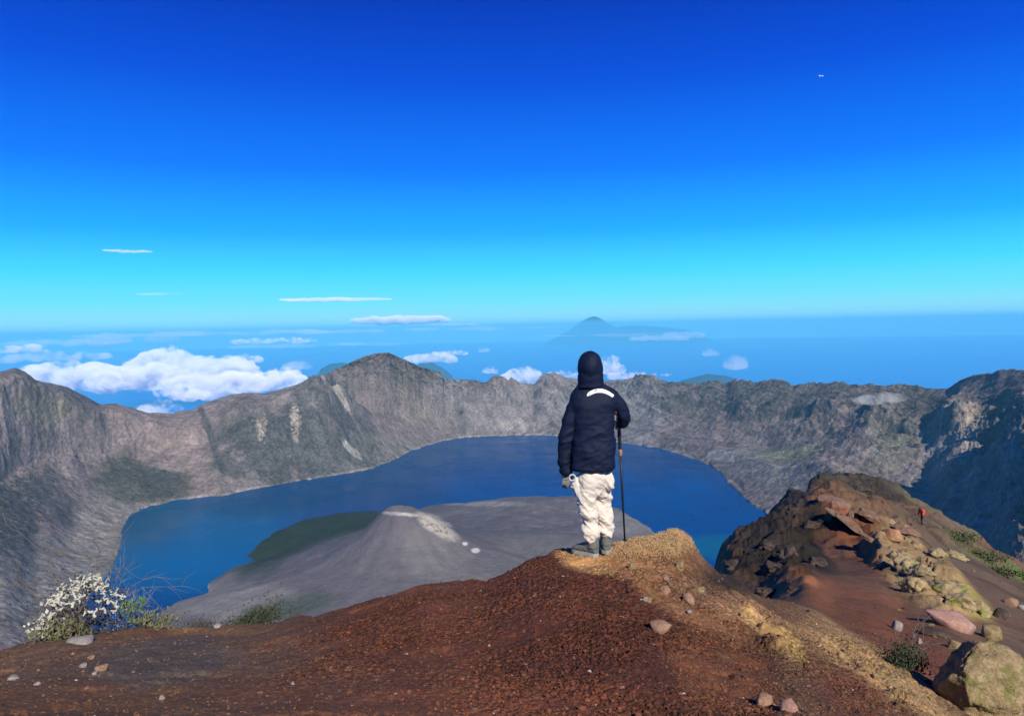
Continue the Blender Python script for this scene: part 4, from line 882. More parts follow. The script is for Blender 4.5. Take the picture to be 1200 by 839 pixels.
# woolly forked branchlets, like coral, in one head
Vw = []; Fw = []
def lobe(p, d, r_, lv):
    v0, f0 = ICO[2]; q = np.array(p)
    for j in range(4):
        d = d + rs.normal(size=3) * .35; d /= np.linalg.norm(d); q = q + d * r_ * 1.05
        Vw.append(v0 * (1 + .2 * fbm(v0 * 2 + q * 40, 3))[:, None] * r_ * (1 - .12 * j) + q); Fw.append(f0 + (len(Vw) - 1) * len(v0))
        if lv > 0 and j in (1, 3): lobe(q, d + rs.normal(size=3) * .9 + [0, 0, .2], r_ * .8, lv - 1)
for p in top[::3][:110]: lobe(p, np.array([0, 0, 1.]) + rs.normal(size=3) * .8, .012 * rs.uniform(.8, 1.3), 1)
mesh_np('flower_clump', np.concatenate(Vw), np.concatenate(Fw), M_WHITE, t)
pp = np.array([(rs.normal() * 24 * k, rs.normal() * .14, abs(rs.normal()) * 22 * k + .01) for _ in range(1500)])
leaf_mesh(pp, .04, .25, M_DRY, 'foliage', t, rs)
b2 = at(72, 747, 8.7); t2 = empty('grass_tuft', b2); tag(t2, 'yellow green tuft at the left foot of the white bush', 'grass tuft')
pp = np.array([(rs.normal() * 14 * k, rs.normal() * .10, abs(rs.normal()) * 9 * k) for _ in range(800)]); leaf_mesh(pp, .05, .16, M_GRN, 'blade', t2, rs, 1.2)
pp = np.array([(-14 * k + rs.normal() * 6 * k, rs.normal() * .07, 12 * k + rs.normal() * 7 * k) for _ in range(160)]); leaf_mesh(pp, .045, .35, M_WHITE, 'pale_leaf', t2, rs, .8)
b3 = at(162, 733, 8.6); t3 = empty('shrub', b3); tag(t3, 'small bright green sprout rising right of the white bush', 'plant')
tw = twigs('stem', (0, 0, 0), 4, .12, .26, .003, M_TWIG, t3, rs, 1); leaf_mesh(np.concatenate([tw + rs.normal(size=tw.shape) * .02 for _ in range(9)]), .05, .14, M_LG, 'leaf', t3, rs, 1.4)
b3 = at(176, 731, 8.6); t3 = empty('shrub', b3); tag(t3, 'low pale green plant on the crest between green sprout and lake shore', 'plant')
pp = np.array([(rs.normal() * 13 * k, rs.normal() * .08, abs(rs.normal()) * 6 * k) for _ in range(700)]); leaf_mesh(pp, .04, .2, M_GRN, 'leaf', t3, rs, 1.0)
b4 = at(135, 735, 8.8); t4 = empty('dry_twigs', b4); tag(t4, 'bare grey twigs leaning right between white bush and green sprout', 'twigs')
twigs('twig', (0, 0, 0), 9, .32, .3, .0022, mat_plain('pale twig', (.4, .37, .33)), t4, rs, 2)
# dark shrub behind the crest, left of centre
b5 = at(300, 728, 8.2); b5[2] += -.02; t5 = empty('shrub', b5); tag(t5, 'dark green shrub behind the crest left of centre', 'shrub')
twigs('stem', (0, 0, 0), 8, .5, .3, .004, M_TWIG, t5, rs, 1); kk = px(8.6)
pp = []
for _ in range(2600):
    u = rs.normal() * 15; pp.append((u * kk, rs.normal() * .12, (abs(rs.normal()) * 8 + max(0, 8 + u * .35)) * kk * rs.rand() ** .5))
leaf_mesh(np.array(pp), .028, .25, M_DG, 'foliage', t5, rs, .9)
b6 = at(237, 732, 8.4); t6 = empty('dry_scrub', b6); tag(t6, 'reddish dry scrub low on the left crest beside the pale stone', 'scrub')
pp = np.array([(rs.normal() * 9 * kk, rs.normal() * .06, abs(rs.normal()) * 4 * kk) for _ in range(500)]); leaf_mesh(pp, .03, .15, M_DRY, 'twig', t6, rs, .8)
# dry golden moss and straw on the knob right of the person
def grass_stuff():
    pp = []
    for _ in range(9000):
        if rs.rand() < .6: x, y = rs.normal(790, 20), rs.normal(631, 8)
        else: x, y = rs.uniform(712, 800), rs.normal(641, 7)
        h_ = hit(x, y)
        if h_[0] is None or h_[2] > 9: continue
        pp.append(np.array(h_[0]))
    o = leaf_mesh(np.array(pp), .022, .09, M_STR, 'dry_grass', None, rs, 1.2); tag(o, kind='stuff')
grass_stuff()
# dark scrub in the hollow beside the gully
h_ = hit(1060, 782); b7 = np.array(h_[0]); kk = h_[2] / F; t7 = empty('dark_scrub', b7); tag(t7, 'dark round scrub in a hollow at the gully edge above the big boulder', 'scrub')
twigs('stem', (0, 0, 0), 6, .3, .3, .004, M_TWIG, t7, rs, 1)
pp = np.array([(rs.normal() * 9 * kk, rs.normal() * .08, abs(rs.normal()) * 11 * kk) for _ in range(1800)]); leaf_mesh(pp, .03, .22, M_DG, 'foliage', t7, rs, .8)
M_OLD = mat_plain('dull green leaf', (.085, .10, .045), .85)
# low green plants along the right edge of the spur
for i, (x, y, w, h, l) in enumerate([(1190, 672, 26, 7, 'bright green cushion plants at the right edge'), (1150, 650, 30, 5, 'green ground plants along the outer edge of the grey path'), (1120, 626, 26, 4, 'grey green plants on the spur outline below the hiker in red'), (1170, 668, 20, 6, 'dull green plants left of the bright cushion')]):
    h_ = hit(x, y + 3)
    if h_[0] is None or h_[2] > 200: continue
    kk = h_[2] / F; t8 = empty('ground_plant', h_[0]); tag(t8, l, 'plant', 'plants along the spur edge')
    pp = np.array([(rs.normal() * w * .35 * kk, rs.normal() * w * .3 * kk, abs(rs.normal()) * h * .35 * kk - rs.rand() * .1) for _ in range(1500)]); leaf_mesh(pp, 2.2 * kk, .3, M_LG if i in (0,) else M_OLD, 'foliage', t8, rs, .5)

# ------------------------------------------------------------------ people
def skin(name, verts, edges, mat, parent, subs=2, root=0):
    me = bpy.data.meshes.new(name); me.from_pydata([v[:3] for v in verts], edges, []); o = bpy.data.objects.new(name, me); COL.objects.link(o)
    sk = o.modifiers.new('s', 'SKIN'); sk.use_smooth_shade = True
    for i, v in enumerate(verts):
        rx = v[3]; ry = v[4] if len(v) > 4 else v[3]; me.skin_vertices[0].data[i].radius = (rx, ry); me.skin_vertices[0].data[i].use_root = (i == root)
    o.modifiers.new('u', 'SUBSURF').levels = subs; o.modifiers['u'].render_levels = subs
    bpy.context.view_layer.update(); dg = bpy.context.evaluated_depsgraph_get(); m2 = bpy.data.meshes.new_from_object(o.evaluated_get(dg)); o.modifiers.clear(); o.data = m2
    m2.materials.clear(); m2.materials.append(mat)
    if parent: o.parent = parent
    return o
def loft(rings, n=40):
    """closed tube through rings (cx, cy, z, rx, ry, squareness)."""
    V = []; Fc = []
    for (cx, cy, z, rx, ry) in rings:
        for i in range(n):
            a = 2 * math.pi * i / n; c, s_ = math.cos(a), math.sin(a); e = .82
            V.append((cx + rx * math.copysign(abs(c) ** e, c), cy + ry * math.copysign(abs(s_) ** e, s_), z))
    m = len(rings)
    for j in range(m - 1):
        for i in range(n): Fc.append((j * n + i, j * n + (i + 1) % n, (j + 1) * n + (i + 1) % n, (j + 1) * n + i))
    V.append(rings[0][:3]); V.append(rings[-1][:3]); a, b_ = len(V) - 2, len(V) - 1
    for i in range(n): Fc.append((a, (i + 1) % n, i)); Fc.append((b_, (m - 1) * n + i, (m - 1) * n + (i + 1) % n))
    return V, Fc
def fuse(name, objs, voxel, mat, parent, disp=None, smooth_it=6):
    """join shapes into one continuous skin, then shape folds."""
    bm = bmesh.new()
    for o in objs:
        bm.from_mesh(o.data); me_ = o.data; bpy.data.objects.remove(o); bpy.data.meshes.remove(me_)
    me = bpy.data.meshes.new(name); bm.to_mesh(me); bm.free(); o = bpy.data.objects.new(name, me); COL.objects.link(o)
    r_ = o.modifiers.new('r', 'REMESH'); r_.mode = 'VOXEL'; r_.voxel_size = voxel; r_.use_smooth_shade = True
    s_ = o.modifiers.new('s', 'SMOOTH'); s_.iterations = smooth_it; s_.factor = .5
    bpy.context.view_layer.update(); dg = bpy.context.evaluated_depsgraph_get(); m2 = bpy.data.meshes.new_from_object(o.evaluated_get(dg)); o.modifiers.clear(); o.data = m2
    if disp:
        n = len(m2.vertices); co = np.zeros(n * 3); m2.vertices.foreach_get('co', co); no = np.zeros(n * 3); m2.vertices.foreach_get('normal', no); co = co.reshape(-1, 3); no = no.reshape(-1, 3)
        co = co + no * disp(co)[:, None]; m2.vertices.foreach_set('co', co.ravel().astype(np.float32)); m2.update()
    m2.materials.clear(); m2.materials.append(mat)
    for p in m2.polygons: p.use_smooth = True
    if parent: o.parent = parent
    return o
def raw(V, Fc):
    me = bpy.data.meshes.new('raw'); me.from_pydata([tuple(v) for v in V], [], Fc); o = bpy.data.objects.new('raw', me); COL.objects.link(o); return o
def ball(c, r, sub=3):
    v, f = ICO[sub]; return raw(v * np.array(r) + np.array(c), [tuple(int(i) for i in q) for q in f])

M_JK = mat_plain('navy nylon', (.0035, .0078, .028), .7, .2, .15, 300, .0006); M_TR = mat_plain('cream trouser cloth', (.62, .56, .48), .9, .2, .06, 90, .001); M_BOOT = mat_plain('grey suede', (.12, .13, .12), .85, .2, .3, 60, .003)
M_SOLE = mat_plain('pale rubber sole', (.26, .28, .26), .7); M_SKIN = mat_plain('skin', (.34, .19, .13), .55, .4, .08, 90, .0004); M_REF = mat_plain('reflective strip', (.86, .87, .88), .4, .5, .04, 90, .0003); M_BLK = mat_plain('black rubber', (.015, .015, .017), .5, .4); M_GLV = mat_plain('grey glove', (.20, .21, .20), .8); M_HAIR = mat_plain('black hair', (.012, .010, .010), .6); M_COPPER = mat_plain('tan metal sleeve', (.30, .17, .10), .5)
M_STRAP = mat_plain('white strap', (.5, .48, .44), .7)
foot = at(695, 647, 6.02)
person = empty('person', foot); tag(person, 'person seen from behind in hooded navy jacket and cream trousers, standing on the red knoll', 'person')
pk = 6.15 / F                                            # metres per picture unit at the figure
def L(x, z, y=0.): return ((x - 692) * pk, y, (648 - z) * pk)
# body: one continuous figure inside the clothes
bv = [(*L(691, 556), .085, .075), (*L(692, 520), .10, .075), (*L(694, 485), .105, .07), (*L(693, 464), .085, .055), (*L(692, 450), .046, .046), (*L(692, 436), .062, .07), (*L(692, 424), .06, .07),
      (*L(677, 468), .045), (*L(665, 500), .038), (*L(662, 528, .01), .03), (*L(664, 543, .02), .026), (*L(714, 467), .045), (*L(730, 490, .03), .038), (*L(729, 497, .14), .03), (*L(728, 500, .20), .024),
      (*L(685, 570, -.01), .055), (*L(687.5, 600, -.01), .038), (*L(692, 628, .0), .034), (*L(692, 640, 0), .036), (*L(684, 644, .06), .032), (*L(705, 570, .05), .05), (*L(706, 598, .09), .034), (*L(709, 625, .082), .032), (*L(710, 636, .08), .034), (*L(708, 640, .15), .03)]
be = [(0, 1), (1, 2), (2, 3), (3, 4), (4, 5), (5, 6), (3, 7), (7, 8), (8, 9), (9, 10), (3, 11), (11, 12), (12, 13), (13, 14), (0, 15), (15, 16), (16, 17), (17, 18), (18, 19), (0, 20), (20, 21), (21, 22), (22, 23), (23, 24)]
body = skin('body', bv, be, M_SKIN, None, 2)
# face (looking out over the lake, away from the camera): nose, ears, chin
hx, hy, hz = L(692, 429)
hd = [body, ball((hx, .015, hz), (.068, .082, .10)), ball((hx, .098, hz - .005), (.013, .02, .02), 2), ball((hx, .075, hz - .06), (.03, .03, .025), 2), ball((hx - .07, .0, hz), (.01, .02, .03), 2), ball((hx + .07, .0, hz), (.01, .02, .03), 2), ball((hx, .085, hz - .042), (.025, .012, .008), 2)]
body = fuse('body', hd, .009, M_SKIN, person, None, 3); body.data.materials[0] = M_SKIN
for s_ in (-1, 1):
    o = ball((hx + s_ * .028, .088, hz + .012), (.011, .008, .008), 2); o.name = 'eye'; o.parent = person; o.data.materials.append(M_HAIR)
# jacket
tor = [(*L(693, 546)[:1], 0, L(0, 546)[2], .165, .125), (L(693, 0)[0], 0, L(0, 541)[2], .172, .13), (L(694, 0)[0], 0, L(0, 525)[2], .170, .125), (L(694, 0)[0], 0, L(0, 500)[2], .162, .118), (L(694.5, 0)[0], 0, L(0, 480)[2], .172, .118),
       (L(696, 0)[0], .005, L(0, 470)[2], .205, .118), (L(696.5, 0)[0], .01, L(0, 463)[2], .208, .110), (L(696.5, 0)[0], .015, L(0, 458)[2], .196, .10), (L(696, 0)[0], .015, L(0, 454)[2], .170, .092), (L(695, 0)[0], .015, L(0, 450.5)[2], .135, .088), (L(693, 0)[0], .01, L(0, 447)[2], .105, .095), (L(692, 0)[0], .005, L(0, 443)[2], .095, .095)]
T = raw(*loft(tor))
sv = [(*L(700, 468), .075), (*L(717.5, 463.5), .072), (*L(727, 475, .01), .068), (*L(731, 488, .02), .056), (*L(731, 495, .09), .052), (*L(729, 498, .18), .045)]
SR = skin('raw', sv, [(i, i + 1) for i in range(5)], M_JK, None, 2)
sv = [(*L(688, 468), .075), (*L(676, 465), .072), (*L(669, 482), .066), (*L(664.5, 502), .062), (*L(661, 520, .005), .057), (*L(660, 532, .01), .05), (*L(661.5, 545, .015), .045), (*L(662.2, 553, .018), .040)]
SL = skin('raw', sv, [(i, i + 1) for i in range(7)], M_JK, None, 2)
def folds(co):
    x, y, z = co[:, 0], co[:, 1], co[:, 2]
    q = np.stack([x * 3.0 + z * 1.4, y * 3, z * 7.5 - x * 3], -1); q2 = np.stack([x * 9 + z * 3, y * 9, z * 14 + np.abs(x) * 6], -1)
    low = S(1.32, .95, z)
    return .026 * low * fbm(q, 4, ridged=True) + .010 * fbm(q2, 4) + .010 * S(.95, .78, z) * fbm(np.stack([x * 12, y * 12, z * 3], -1), 3) - .006
jacket = fuse('jacket', [T, SR, SL], .0085, M_JK, person, folds, 4)
# hood
hoodv = ball((hx, -.008, hz + .0), (.104, .115, .13), 4)
nk = raw(*loft([(hx, .0, L(0, 452)[2], .108, .098), (hx, -.002, L(0, 448)[2], .10, .095), (hx, -.005, L(0, 440)[2], .097, .10), (hx, -.005, L(0, 430)[2], .098, .10)]))
hood = fuse('hood', [hoodv, nk], .008, M_JK, person, lambda co: .014 * fbm(co * [11, 11, 6], 4) + .005 * fbm(co * [5, 5, 20] + 3, 3, ridged=True) * S(hz + .06, hz - .08, co[:, 2]), 4)
# hem lip and side drawcord of the jacket
lip = raw(*loft([(L(693, 0)[0], 0, L(0, 545.5)[2], .178, .135), (L(693, 0)[0], 0, L(0, 543.5)[2], .18, .137), (L(693, 0)[0], 0, L(0, 541.5)[2], .176, .134)]))
fuse('hem', [lip], .006, M_JK, person, lambda co: .004 * fbm(co * 18, 3), 2)
# reflective strip on the upper back, following the cloth
jt = BVHTree.FromPolygons([tuple(v.co) for v in jacket.data.vertices], [tuple(p.vertices) for p in jacket.data.polygons])
def backs(x, z, off=.003):
    h_ = jt.ray_cast(Vector((x, -1, z)), Vector((0, 1, 0)), 2)
    return np.array([x, (h_[0].y if h_[0] else -.1) - off, z])
def band(name, x0, x1, arc, half, mat, off, nseg=30):
    V = []; Fc = []
    for i in range(nseg + 1):
        u = i / nseg; x = x0 + (x1 - x0) * u; zc = arc(u); e = min(1, min(u, 1 - u) * 12 + .35)
        for s_ in (-1, -.33, .33, 1): V.append(backs(x, zc + s_ * half * e, off)); V.append(backs(x, zc + s_ * half * e, off) + [0, .004, 0])
    for i in range(nseg):
        for j in range(3):
            a = i * 8 + j * 2; Fc.append((a, a + 2, a + 10, a + 8)); Fc.append((a + 1, a + 9, a + 11, a + 3))
        Fc.append((i * 8, i * 8 + 8, i * 8 + 9, i * 8 + 1)); Fc.append((i * 8 + 6, i * 8 + 7, i * 8 + 15, i * 8 + 14))
    return mesh_np(name, np.array(V), np.array(Fc), mat, person)
z_ = lambda p: L(0, p)[2]
arc = lambda u: z_(463.5) + (z_(456.5) - z_(463.5)) * math.sin(min(1, .12 + u * .95) * math.pi) ** .8 + (z_(460.5) - z_(463)) * u
band('reflective_strip', L(686.5, 0)[0], L(717, 0)[0], arc, .016, M_REF, .005)
for (u, w, dz_) in ((.10, .0035, 0), (.27, .004, .004), (.34, .010, .006), (.38, .004, -.003)):
    x = L(686.5, 0)[0] + (L(717, 0)[0] - L(686.5, 0)[0]) * u
    V = [backs(x - w, arc(u) - (.014 if u < .2 else .006) + dz_, .0075), backs(x - w * .2, arc(u) + (.012 if u < .2 else .007) + dz_, .0075), backs(x + w, arc(u) + (.014 if u < .2 else .009) + dz_, .0075), backs(x + w * .3, arc(u) - (.012 if u < .2 else .004) + dz_, .0075)]
    mesh_np('strip_marking', np.array(V), np.array([[0, 1, 2, 3]]), M_BLK, person)
# trousers
tv = [(*L(694, 543), .14, .115), (*L(692.5, 556), .135, .115), (*L(684.5, 567, -.02), .080, .095), (*L(686, 584, -.02), .070, .08), (*L(687.5, 600, -.01), .067, .074), (*L(689.5, 616, -.01), .068, .07), (*L(692.5, 631, -.005), .064, .068),
      (*L(705, 567, .05), .072, .092), (*L(705.5, 584, .085), .062, .076), (*L(706.5, 600, .09), .061, .07), (*L(707.5, 614, .085), .061, .066), (*L(709.5, 631, .08), .058, .064)]
tr = skin('raw', tv, [(0, 1), (1, 2), (2, 3), (3, 4), (4, 5), (5, 6), (1, 7), (7, 8), (8, 9), (9, 10), (10, 11)], M_TR, None, 2)
pocket = ball((L(714, 0)[0] - .02, .0, z_(560)), (.035, .06, .085)); pocket2 = ball((L(672, 0)[0] + .01, -.01, z_(566)), (.035, .07, .09))
def tf(co):
    x, y, z = co[:, 0], co[:, 1], co[:, 2]; k1 = S(.75, .5, z)
    q = np.stack([x * 5 + 3, y * 5, z * 9 + x * 7], -1); q2 = np.stack([x * 9, y * 9, z * 20 - x * 9], -1)
    bag = S(.28, .08, z)
    return .032 * (k1 * .75 + .25) * (fbm(q, 3, ridged=True) - .35) + .008 * (fbm(q2, 4, ridged=True) - .2) * (k1 + bag)
trousers = fuse('trousers', [tr, pocket, pocket2], .0075, M_TR, person, tf, 4)
# boots
def boot(hx_, hy_, tx, ty, z0, name='boot', zt=0.):
    d = np.array([tx - hx_, ty - hy_, 0]); Ln = np.linalg.norm(d); d /= Ln; s_ = np.array([d[1], -d[0], 0])
    def sec(t, half, top, bot=0.0):
        out = []
        for i in range(20):
            a = 2 * math.pi * i / 20; c, q = math.cos(a), math.sin(a); w = half * math.copysign(abs(c) ** .75, c); h = (top + bot) / 2 + (top - bot) / 2 * math.copysign(abs(q) ** .75, q)
            out.append(np.array([hx_, hy_, z0]) + d * t * Ln + s_ * w + np.array([0, 0, h + zt * t]))
        return out
    prof = [(-.06, .022, .07), (-.02, .036, .12), (.08, .040, .14), (.25, .043, .135), (.40, .045, .10), (.6, .049, .078), (.8, .05, .066), (.93, .042, .055), (1.0, .022, .04)]
    V = []; Fc = []
    for (t, hf, tp) in prof: V += sec(t, hf, tp, .02)
    for j in range(len(prof) - 1):
        for i in range(20): Fc.append((j * 20 + i, j * 20 + (i + 1) % 20, (j + 1) * 20 + (i + 1) % 20, (j + 1) * 20 + i))
    n = len(V); V += [np.mean(V[:20], 0), np.mean(V[-20:], 0)]
    for i in range(20): Fc.append((n, (i + 1) % 20, i)); Fc.append((n + 1, n - 20 + i, n - 20 + (i + 1) % 20))
    up_ = raw(V, Fc); ank = np.array([hx_, hy_, z0]) + d * .12 * Ln
    cuff = raw(*loft([(ank[0], ank[1], z0 + .07, .047, .052), (ank[0], ank[1], z0 + .13, .047, .05), (ank[0], ank[1], z0 + .165, .05, .052), (ank[0], ank[1], z0 + .175, .044, .046)], 24))
    bo = fuse(name, [up_, cuff], .006, M_BOOT, person, lambda co: .003 * fbm(co * 40, 3), 3)
    V = []; Fc = []
    for lvl in (-.004, .012, .026):
        for i in range(32):
            a = 2 * math.pi * i / 32; t = .47 + .56 * math.cos(a); hf = np.interp(t, [-.1, 0, .1, .3, .5, .8, .95, 1.03], [0, .038, .044, .044, .046, .053, .042, 0]); V.append(np.array([hx_, hy_, z0]) + d * t * Ln + s_ * hf * (1 if math.sin(a) > 0 else -1) + np.array([0, 0, lvl + zt * t]))
    for j in range(2):
        for i in range(32): Fc.append((j * 32 + i, j * 32 + (i + 1) % 32, (j + 1) * 32 + (i + 1) % 32, (j + 1) * 32 + i))
    me = bpy.data.meshes.new('sole'); me.from_pydata([tuple(v) for v in V], [], Fc + [tuple(range(31, -1, -1)), tuple(range(64, 96))]); me.materials.append(M_SOLE)
    so_ = bpy.data.objects.new('sole', me); COL.objects.link(so_); so_.parent = bo
    # laces
    for j in range(4):
        t = .34 + j * .09; c = np.array([hx_, hy_, z0]) + d * t * Ln + np.array([0, 0, np.interp(t, [.25, .4, .6, .8], [.137, .103, .081, .067]) + zt * t + .003]); q = raw(*loft([(0, 0, -.03, .003, .003), (0, 0, .03, .003, .003)], 8)); q.name = 'lace'
        q.matrix_local = Matrix.Translation(c) @ Vector(s_).to_track_quat('Z', 'Y').to_matrix().to_4x4(); q.data.materials.append(M_BLK); q.parent = bo
    return bo
def gl(x, y, off): # local ground height
    z = drop(foot[0] + x, foot[1] + y); return (z if z is not None else foot[2]) - foot[2] + off
a_, b_ = L(695, 0)[0], L(671, 0)[0]
boot(a_, -.03, b_, .13, max(gl(a_, -.03, .006), gl(b_, .13, .004)) + .0)
a2 = L(709, 0)[0]
boot(a2, .07, a2 + .01, .32, gl(a2, .07, .01))
# left hand in a grey glove, hanging relaxed: palm, four fingers and thumb
hp = np.array(L(662.5, 549, .02)); HV = [(*hp, .028, .018), (*(hp + [0, .0, -.045]), .038, .017), (*(hp + [.0, .0, -.075]), .036, .015)]
hands = [skin('raw', HV, [(0, 1), (1, 2)], M_GLV, None, 2)]
for j, (ox, ln) in enumerate(((-.028, .062), (-.010, .074), (.009, .07), (.026, .054))):
    q0 = hp + [ox * .8, 0, -.06]; q1 = hp + [ox, .004, -.085]; q2 = q1 + [.002, .012, -ln * .5]; q3 = q2 + [.003, .02, -ln * .4]
    hands.append(skin('raw', [(*q0, .0095), (*q1, .0095), (*q2, .0088), (*q3, .0078)], [(0, 1), (1, 2), (2, 3)], M_GLV, None, 2))
hands.append(skin('raw', [(*(hp + [.02, .0, -.02]), .012), (*(hp + [.042, .012, -.045]), .011), (*(hp + [.05, .022, -.075]), .009)], [(0, 1), (1, 2)], M_GLV, None, 2))
fuse('glove', hands, .004, M_GLV, person, None, 1)
# right hand around the pole grip
gp = np.array(L(728.5, 500, .24)); hh_ = [ball(gp + [-.012, -.035, 0], (.022, .03, .042), 3)]
for j in range(4):
    zz = .030 - j * .021; pts_ = [gp + [-.025, -.03, zz], gp + [-.03, .002, zz], gp + [-.008, .028, zz - .002], gp + [.018, .018, zz - .003], gp + [.02, -.004, zz - .004]]
    hh_.append(skin('raw', [(*q, .0095 - .0006 * n_) for n_, q in enumerate(pts_)], [(0, 1), (1, 2), (2, 3), (3, 4)], M_SKIN, None, 1))
hh_.append(skin('raw', [(*(gp + [0, -.04, .02]), .012), (*(gp + [.022, -.02, .035]), .010), (*(gp + [.022, .012, .038]), .009)], [(0, 1), (1, 2)], M_SKIN, None, 1))
fuse('hand', hh_, .004, M_SKIN, person, None, 1)
# trekking pole, held: a thing of its own
gw = gp + foot; tip_ = P(732.5, 630.5, 6.34); tz = drop(tip_[0], tip_[1])
if tz is not None: tip_[2] = min(tz, tip_[2] + .1) if abs(tz - tip_[2]) < .15 else tip_[2]
pole = empty('trekking_pole', tip_); tag(pole, 'thin black trekking pole planted on the knoll beside the standing person', 'trekking pole')
ax_ = (gw - tip_); AL = np.linalg.norm(ax_); axn = ax_ / AL
def cyl(name, a, b, ra, rb, mat, parent, prof=None, n=20):
    rings = prof or [(0, ra), (1, rb)]; d = Vector(b - a); q = raw(*loft([(0, 0, t * d.length, r_, r_) for t, r_ in rings], n)); q.name = name
    q.matrix_local = Matrix.Translation(Vector(a)) @ d.to_track_quat('Z', 'Y').to_matrix().to_4x4(); q.data.materials.append(mat); q.parent = parent
    for p in q.data.polygons: p.use_smooth = True
    return q
o0 = np.zeros(3)
cyl('tip', o0, axn * .06, .004, .006, M_GREY, pole, [(0, .0025), (.6, .005), (1, .0065)])
cyl('basket', axn * .055, axn * .062, 0, 0, M_BLK, pole, [(0, .008), (.3, .02), (.7, .02), (1, .008)])
cyl('shaft', axn * .06, axn * (AL - .24), 0, 0, M_BLK, pole, [(0, .0072), (.45, .0076), (.452, .0088), (1, .0092)])
cyl('clamp', axn * (AL - .27), axn * (AL - .21), 0, 0, M_COPPER, pole, [(0, .011), (.1, .015), (.9, .015), (1, .011)])
cyl('grip', axn * (AL - .22), axn * (AL + .07), 0, 0, M_BLK, pole, [(0, .011), (.1, .014), (.35, .013), (.42, .016), (.6, .014), (.8, .0155), (.95, .019), (1, .012)])
# pale looped strap hanging beside the left pocket
st = empty('looped_strap', foot + np.array(L(668, 552, -.13))); tag(st, 'white looped strap hanging beside the left trouser pocket of the standing person', 'strap')
V = []; Fc = []
for i in range(28):
    a = 2 * math.pi * i / 28
    for j in range(8):
        b_ = 2 * math.pi * j / 8; rr_ = .024 + .006 * math.cos(b_); V.append((rr_ * math.cos(a), .007 * math.sin(b_), rr_ * math.sin(a)))
for i in range(28):
    for j in range(8): Fc.append((i * 8 + j, ((i + 1) % 28) * 8 + j, ((i + 1) % 28) * 8 + (j + 1) % 8, i * 8 + (j + 1) % 8))
o = mesh_np('loop', np.array(V), np.array(Fc), M_STRAP, st)
pth = [np.array([.012, 0, -.036]), np.array([.03, -.005, -.08]), np.array([.05, -.01, -.13]), np.array([.075, -.012, -.185])]
V = []
for q in pth:
    for s_, d_ in ((-.013, -.004), (.013, -.004), (.013, .004), (-.013, .004)): V.append(q + [s_, d_, s_ * .5])
Fc = [(i * 4 + j, i * 4 + (j + 1) % 4, i * 4 + 4 + (j + 1) % 4, i * 4 + 4 + j) for i in range(3) for j in range(4)] + [(3, 2, 1, 0), (12, 13, 14, 15)]
mesh_np('strap_tail', np.array(V), np.array(Fc), M_STRAP, st, smooth=False)

# far hiker in an orange red jacket on the spur
h_ = hit(1081, 616); fp = np.array(h_[0]) if h_[0] is not None else P(1081, 612, 60); kd = (h_[2] or 60) / F
hk = empty('person', fp); tag(hk, 'distant person in an orange red jacket leaning forward on the far spur', 'person')
hs = 20 * kd / 1.75
def q_(x, y, z): return (x * hs, y * hs, z * hs)
bvx = [(*q_(0, 0, .95), .13 * hs, .11 * hs), (*q_(-.06, 0, 1.15), .13 * hs, .11 * hs), (*q_(-.15, 0, 1.38), .15 * hs, .10 * hs), (*q_(-.22, 0, 1.5), .055 * hs), (*q_(-.25, 0, 1.62), .09 * hs),
       (*q_(-.18, .2, 1.36), .06 * hs), (*q_(-.18, .28, 1.1), .05 * hs), (*q_(-.3, .24, .92), .035 * hs), (*q_(-.15, -.2, 1.36), .06 * hs), (*q_(-.08, -.28, 1.1), .05 * hs), (*q_(-.15, -.3, .9), .035 * hs),
       (*q_(.0, .1, .9), .09 * hs), (*q_(-.05, .1, .5), .07 * hs), (*q_(.08, .1, .08), .05 * hs), (*q_(-.08, .1, .03), .04 * hs), (*q_(0, -.1, .9), .09 * hs), (*q_(-.12, -.1, .5), .07 * hs), (*q_(-.15, -.1, .08), .05 * hs), (*q_(-.3, -.1, .03), .04 * hs)]
skin('body', bvx, [(0, 1), (1, 2), (2, 3), (3, 4), (2, 5), (5, 6), (6, 7), (2, 8), (8, 9), (9, 10), (0, 11), (11, 12), (12, 13), (13, 14), (0, 15), (15, 16), (16, 17), (17, 18)], mat_plain('dark trousers', (.02, .02, .03)), hk, 2)
M_ORJ = mat_plain('orange red jacket', (.62, .085, .03), .6)
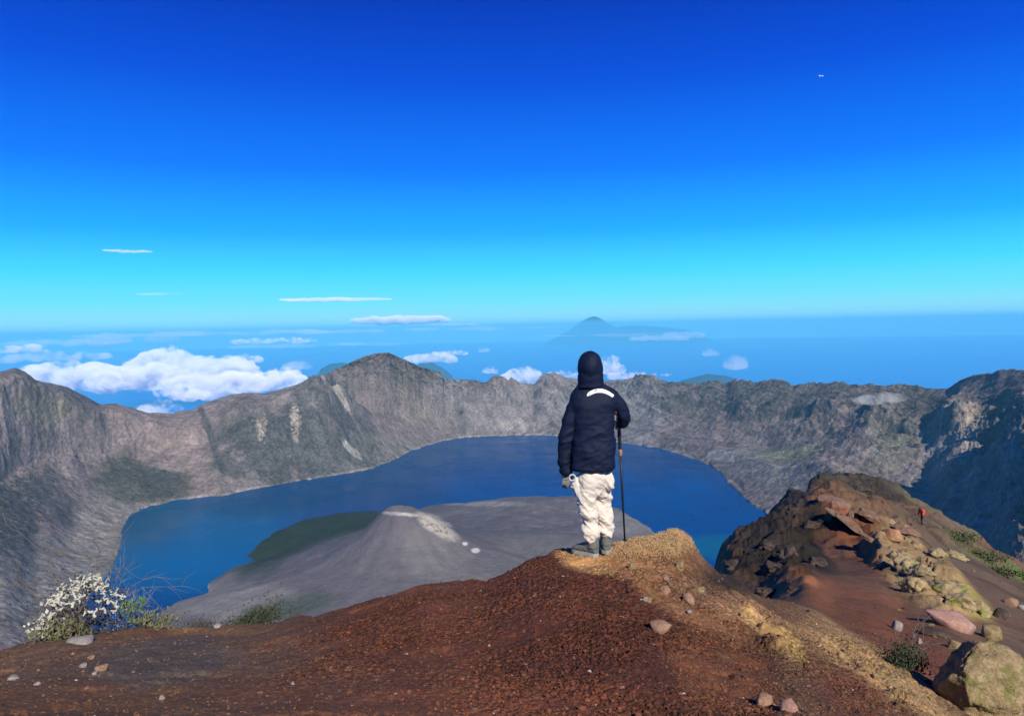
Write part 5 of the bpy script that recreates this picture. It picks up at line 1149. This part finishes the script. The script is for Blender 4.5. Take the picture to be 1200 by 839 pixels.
jv = [(*q_(0, 0, .86), .17 * hs, .15 * hs), (*q_(-.06, 0, 1.15), .18 * hs, .15 * hs), (*q_(-.15, 0, 1.38), .19 * hs, .14 * hs), (*q_(-.18, .2, 1.36), .085 * hs), (*q_(-.18, .28, 1.1), .075 * hs), (*q_(-.27, .25, .97), .055 * hs), (*q_(-.15, -.2, 1.36), .085 * hs), (*q_(-.08, -.28, 1.1), .075 * hs), (*q_(-.13, -.29, .95), .055 * hs)]
skin('jacket', jv, [(0, 1), (1, 2), (2, 3), (3, 4), (4, 5), (2, 6), (6, 7), (7, 8)], M_ORJ, hk, 2)
skin('backpack', [(*q_(.14, 0, 1.0), .12 * hs, .15 * hs), (*q_(.08, 0, 1.3), .13 * hs, .16 * hs), (*q_(.0, 0, 1.5), .10 * hs, .13 * hs)], [(0, 1), (1, 2)], mat_plain('red pack', (.5, .06, .03), .7), hk, 2)
# tiny pale craft high in the sky
ac = P(962.5, 89.5, 2600.); kd = np.linalg.norm(ac) / F
cr = empty('distant_aircraft', ac); tag(cr, 'tiny white aircraft speck high in the deep blue sky at right', 'aircraft')
M_AC = mat_plain('white paint', (.85, .85, .86), .4)
def shp(name, v, f): mesh_np(name, np.array(v, float) * kd, np.array(f), M_AC, cr, smooth=False)
fu = raw(*loft([(0, 0, -2.2, .02, .02), (0, 0, -1.8, .28, .28), (0, 0, 1.3, .34, .34), (0, 0, 2.0, .25, .25), (0, 0, 2.3, .03, .03)], 16)); fu.name = 'fuselage'; fu.scale = (kd,) * 3; fu.rotation_euler = (0, math.pi / 2, 0); fu.parent = cr; fu.data.materials.append(M_AC)
for s_ in (-1, 1): shp('wing', [(.5, 0, 0), (-.4, 0, 0), (-.9, s_ * 2.2, .05), (-.5, s_ * 2.2, .05), (.5, 0, .1), (-.4, 0, .1), (-.9, s_ * 2.2, .1), (-.5, s_ * 2.2, .1)], [(0, 1, 2, 3), (7, 6, 5, 4), (0, 4, 5, 1), (3, 2, 6, 7), (0, 3, 7, 4), (1, 5, 6, 2)])
shp('tail_fin', [(-1.6, -.04, .2), (-2.2, -.04, .2), (-2.4, -.04, 1.0), (-2.0, -.04, 1.0), (-1.6, .04, .2), (-2.2, .04, .2), (-2.4, .04, 1.0), (-2.0, .04, 1.0)], [(0, 1, 2, 3), (7, 6, 5, 4), (0, 4, 5, 1), (3, 2, 6, 7), (0, 3, 7, 4), (1, 5, 6, 2)])
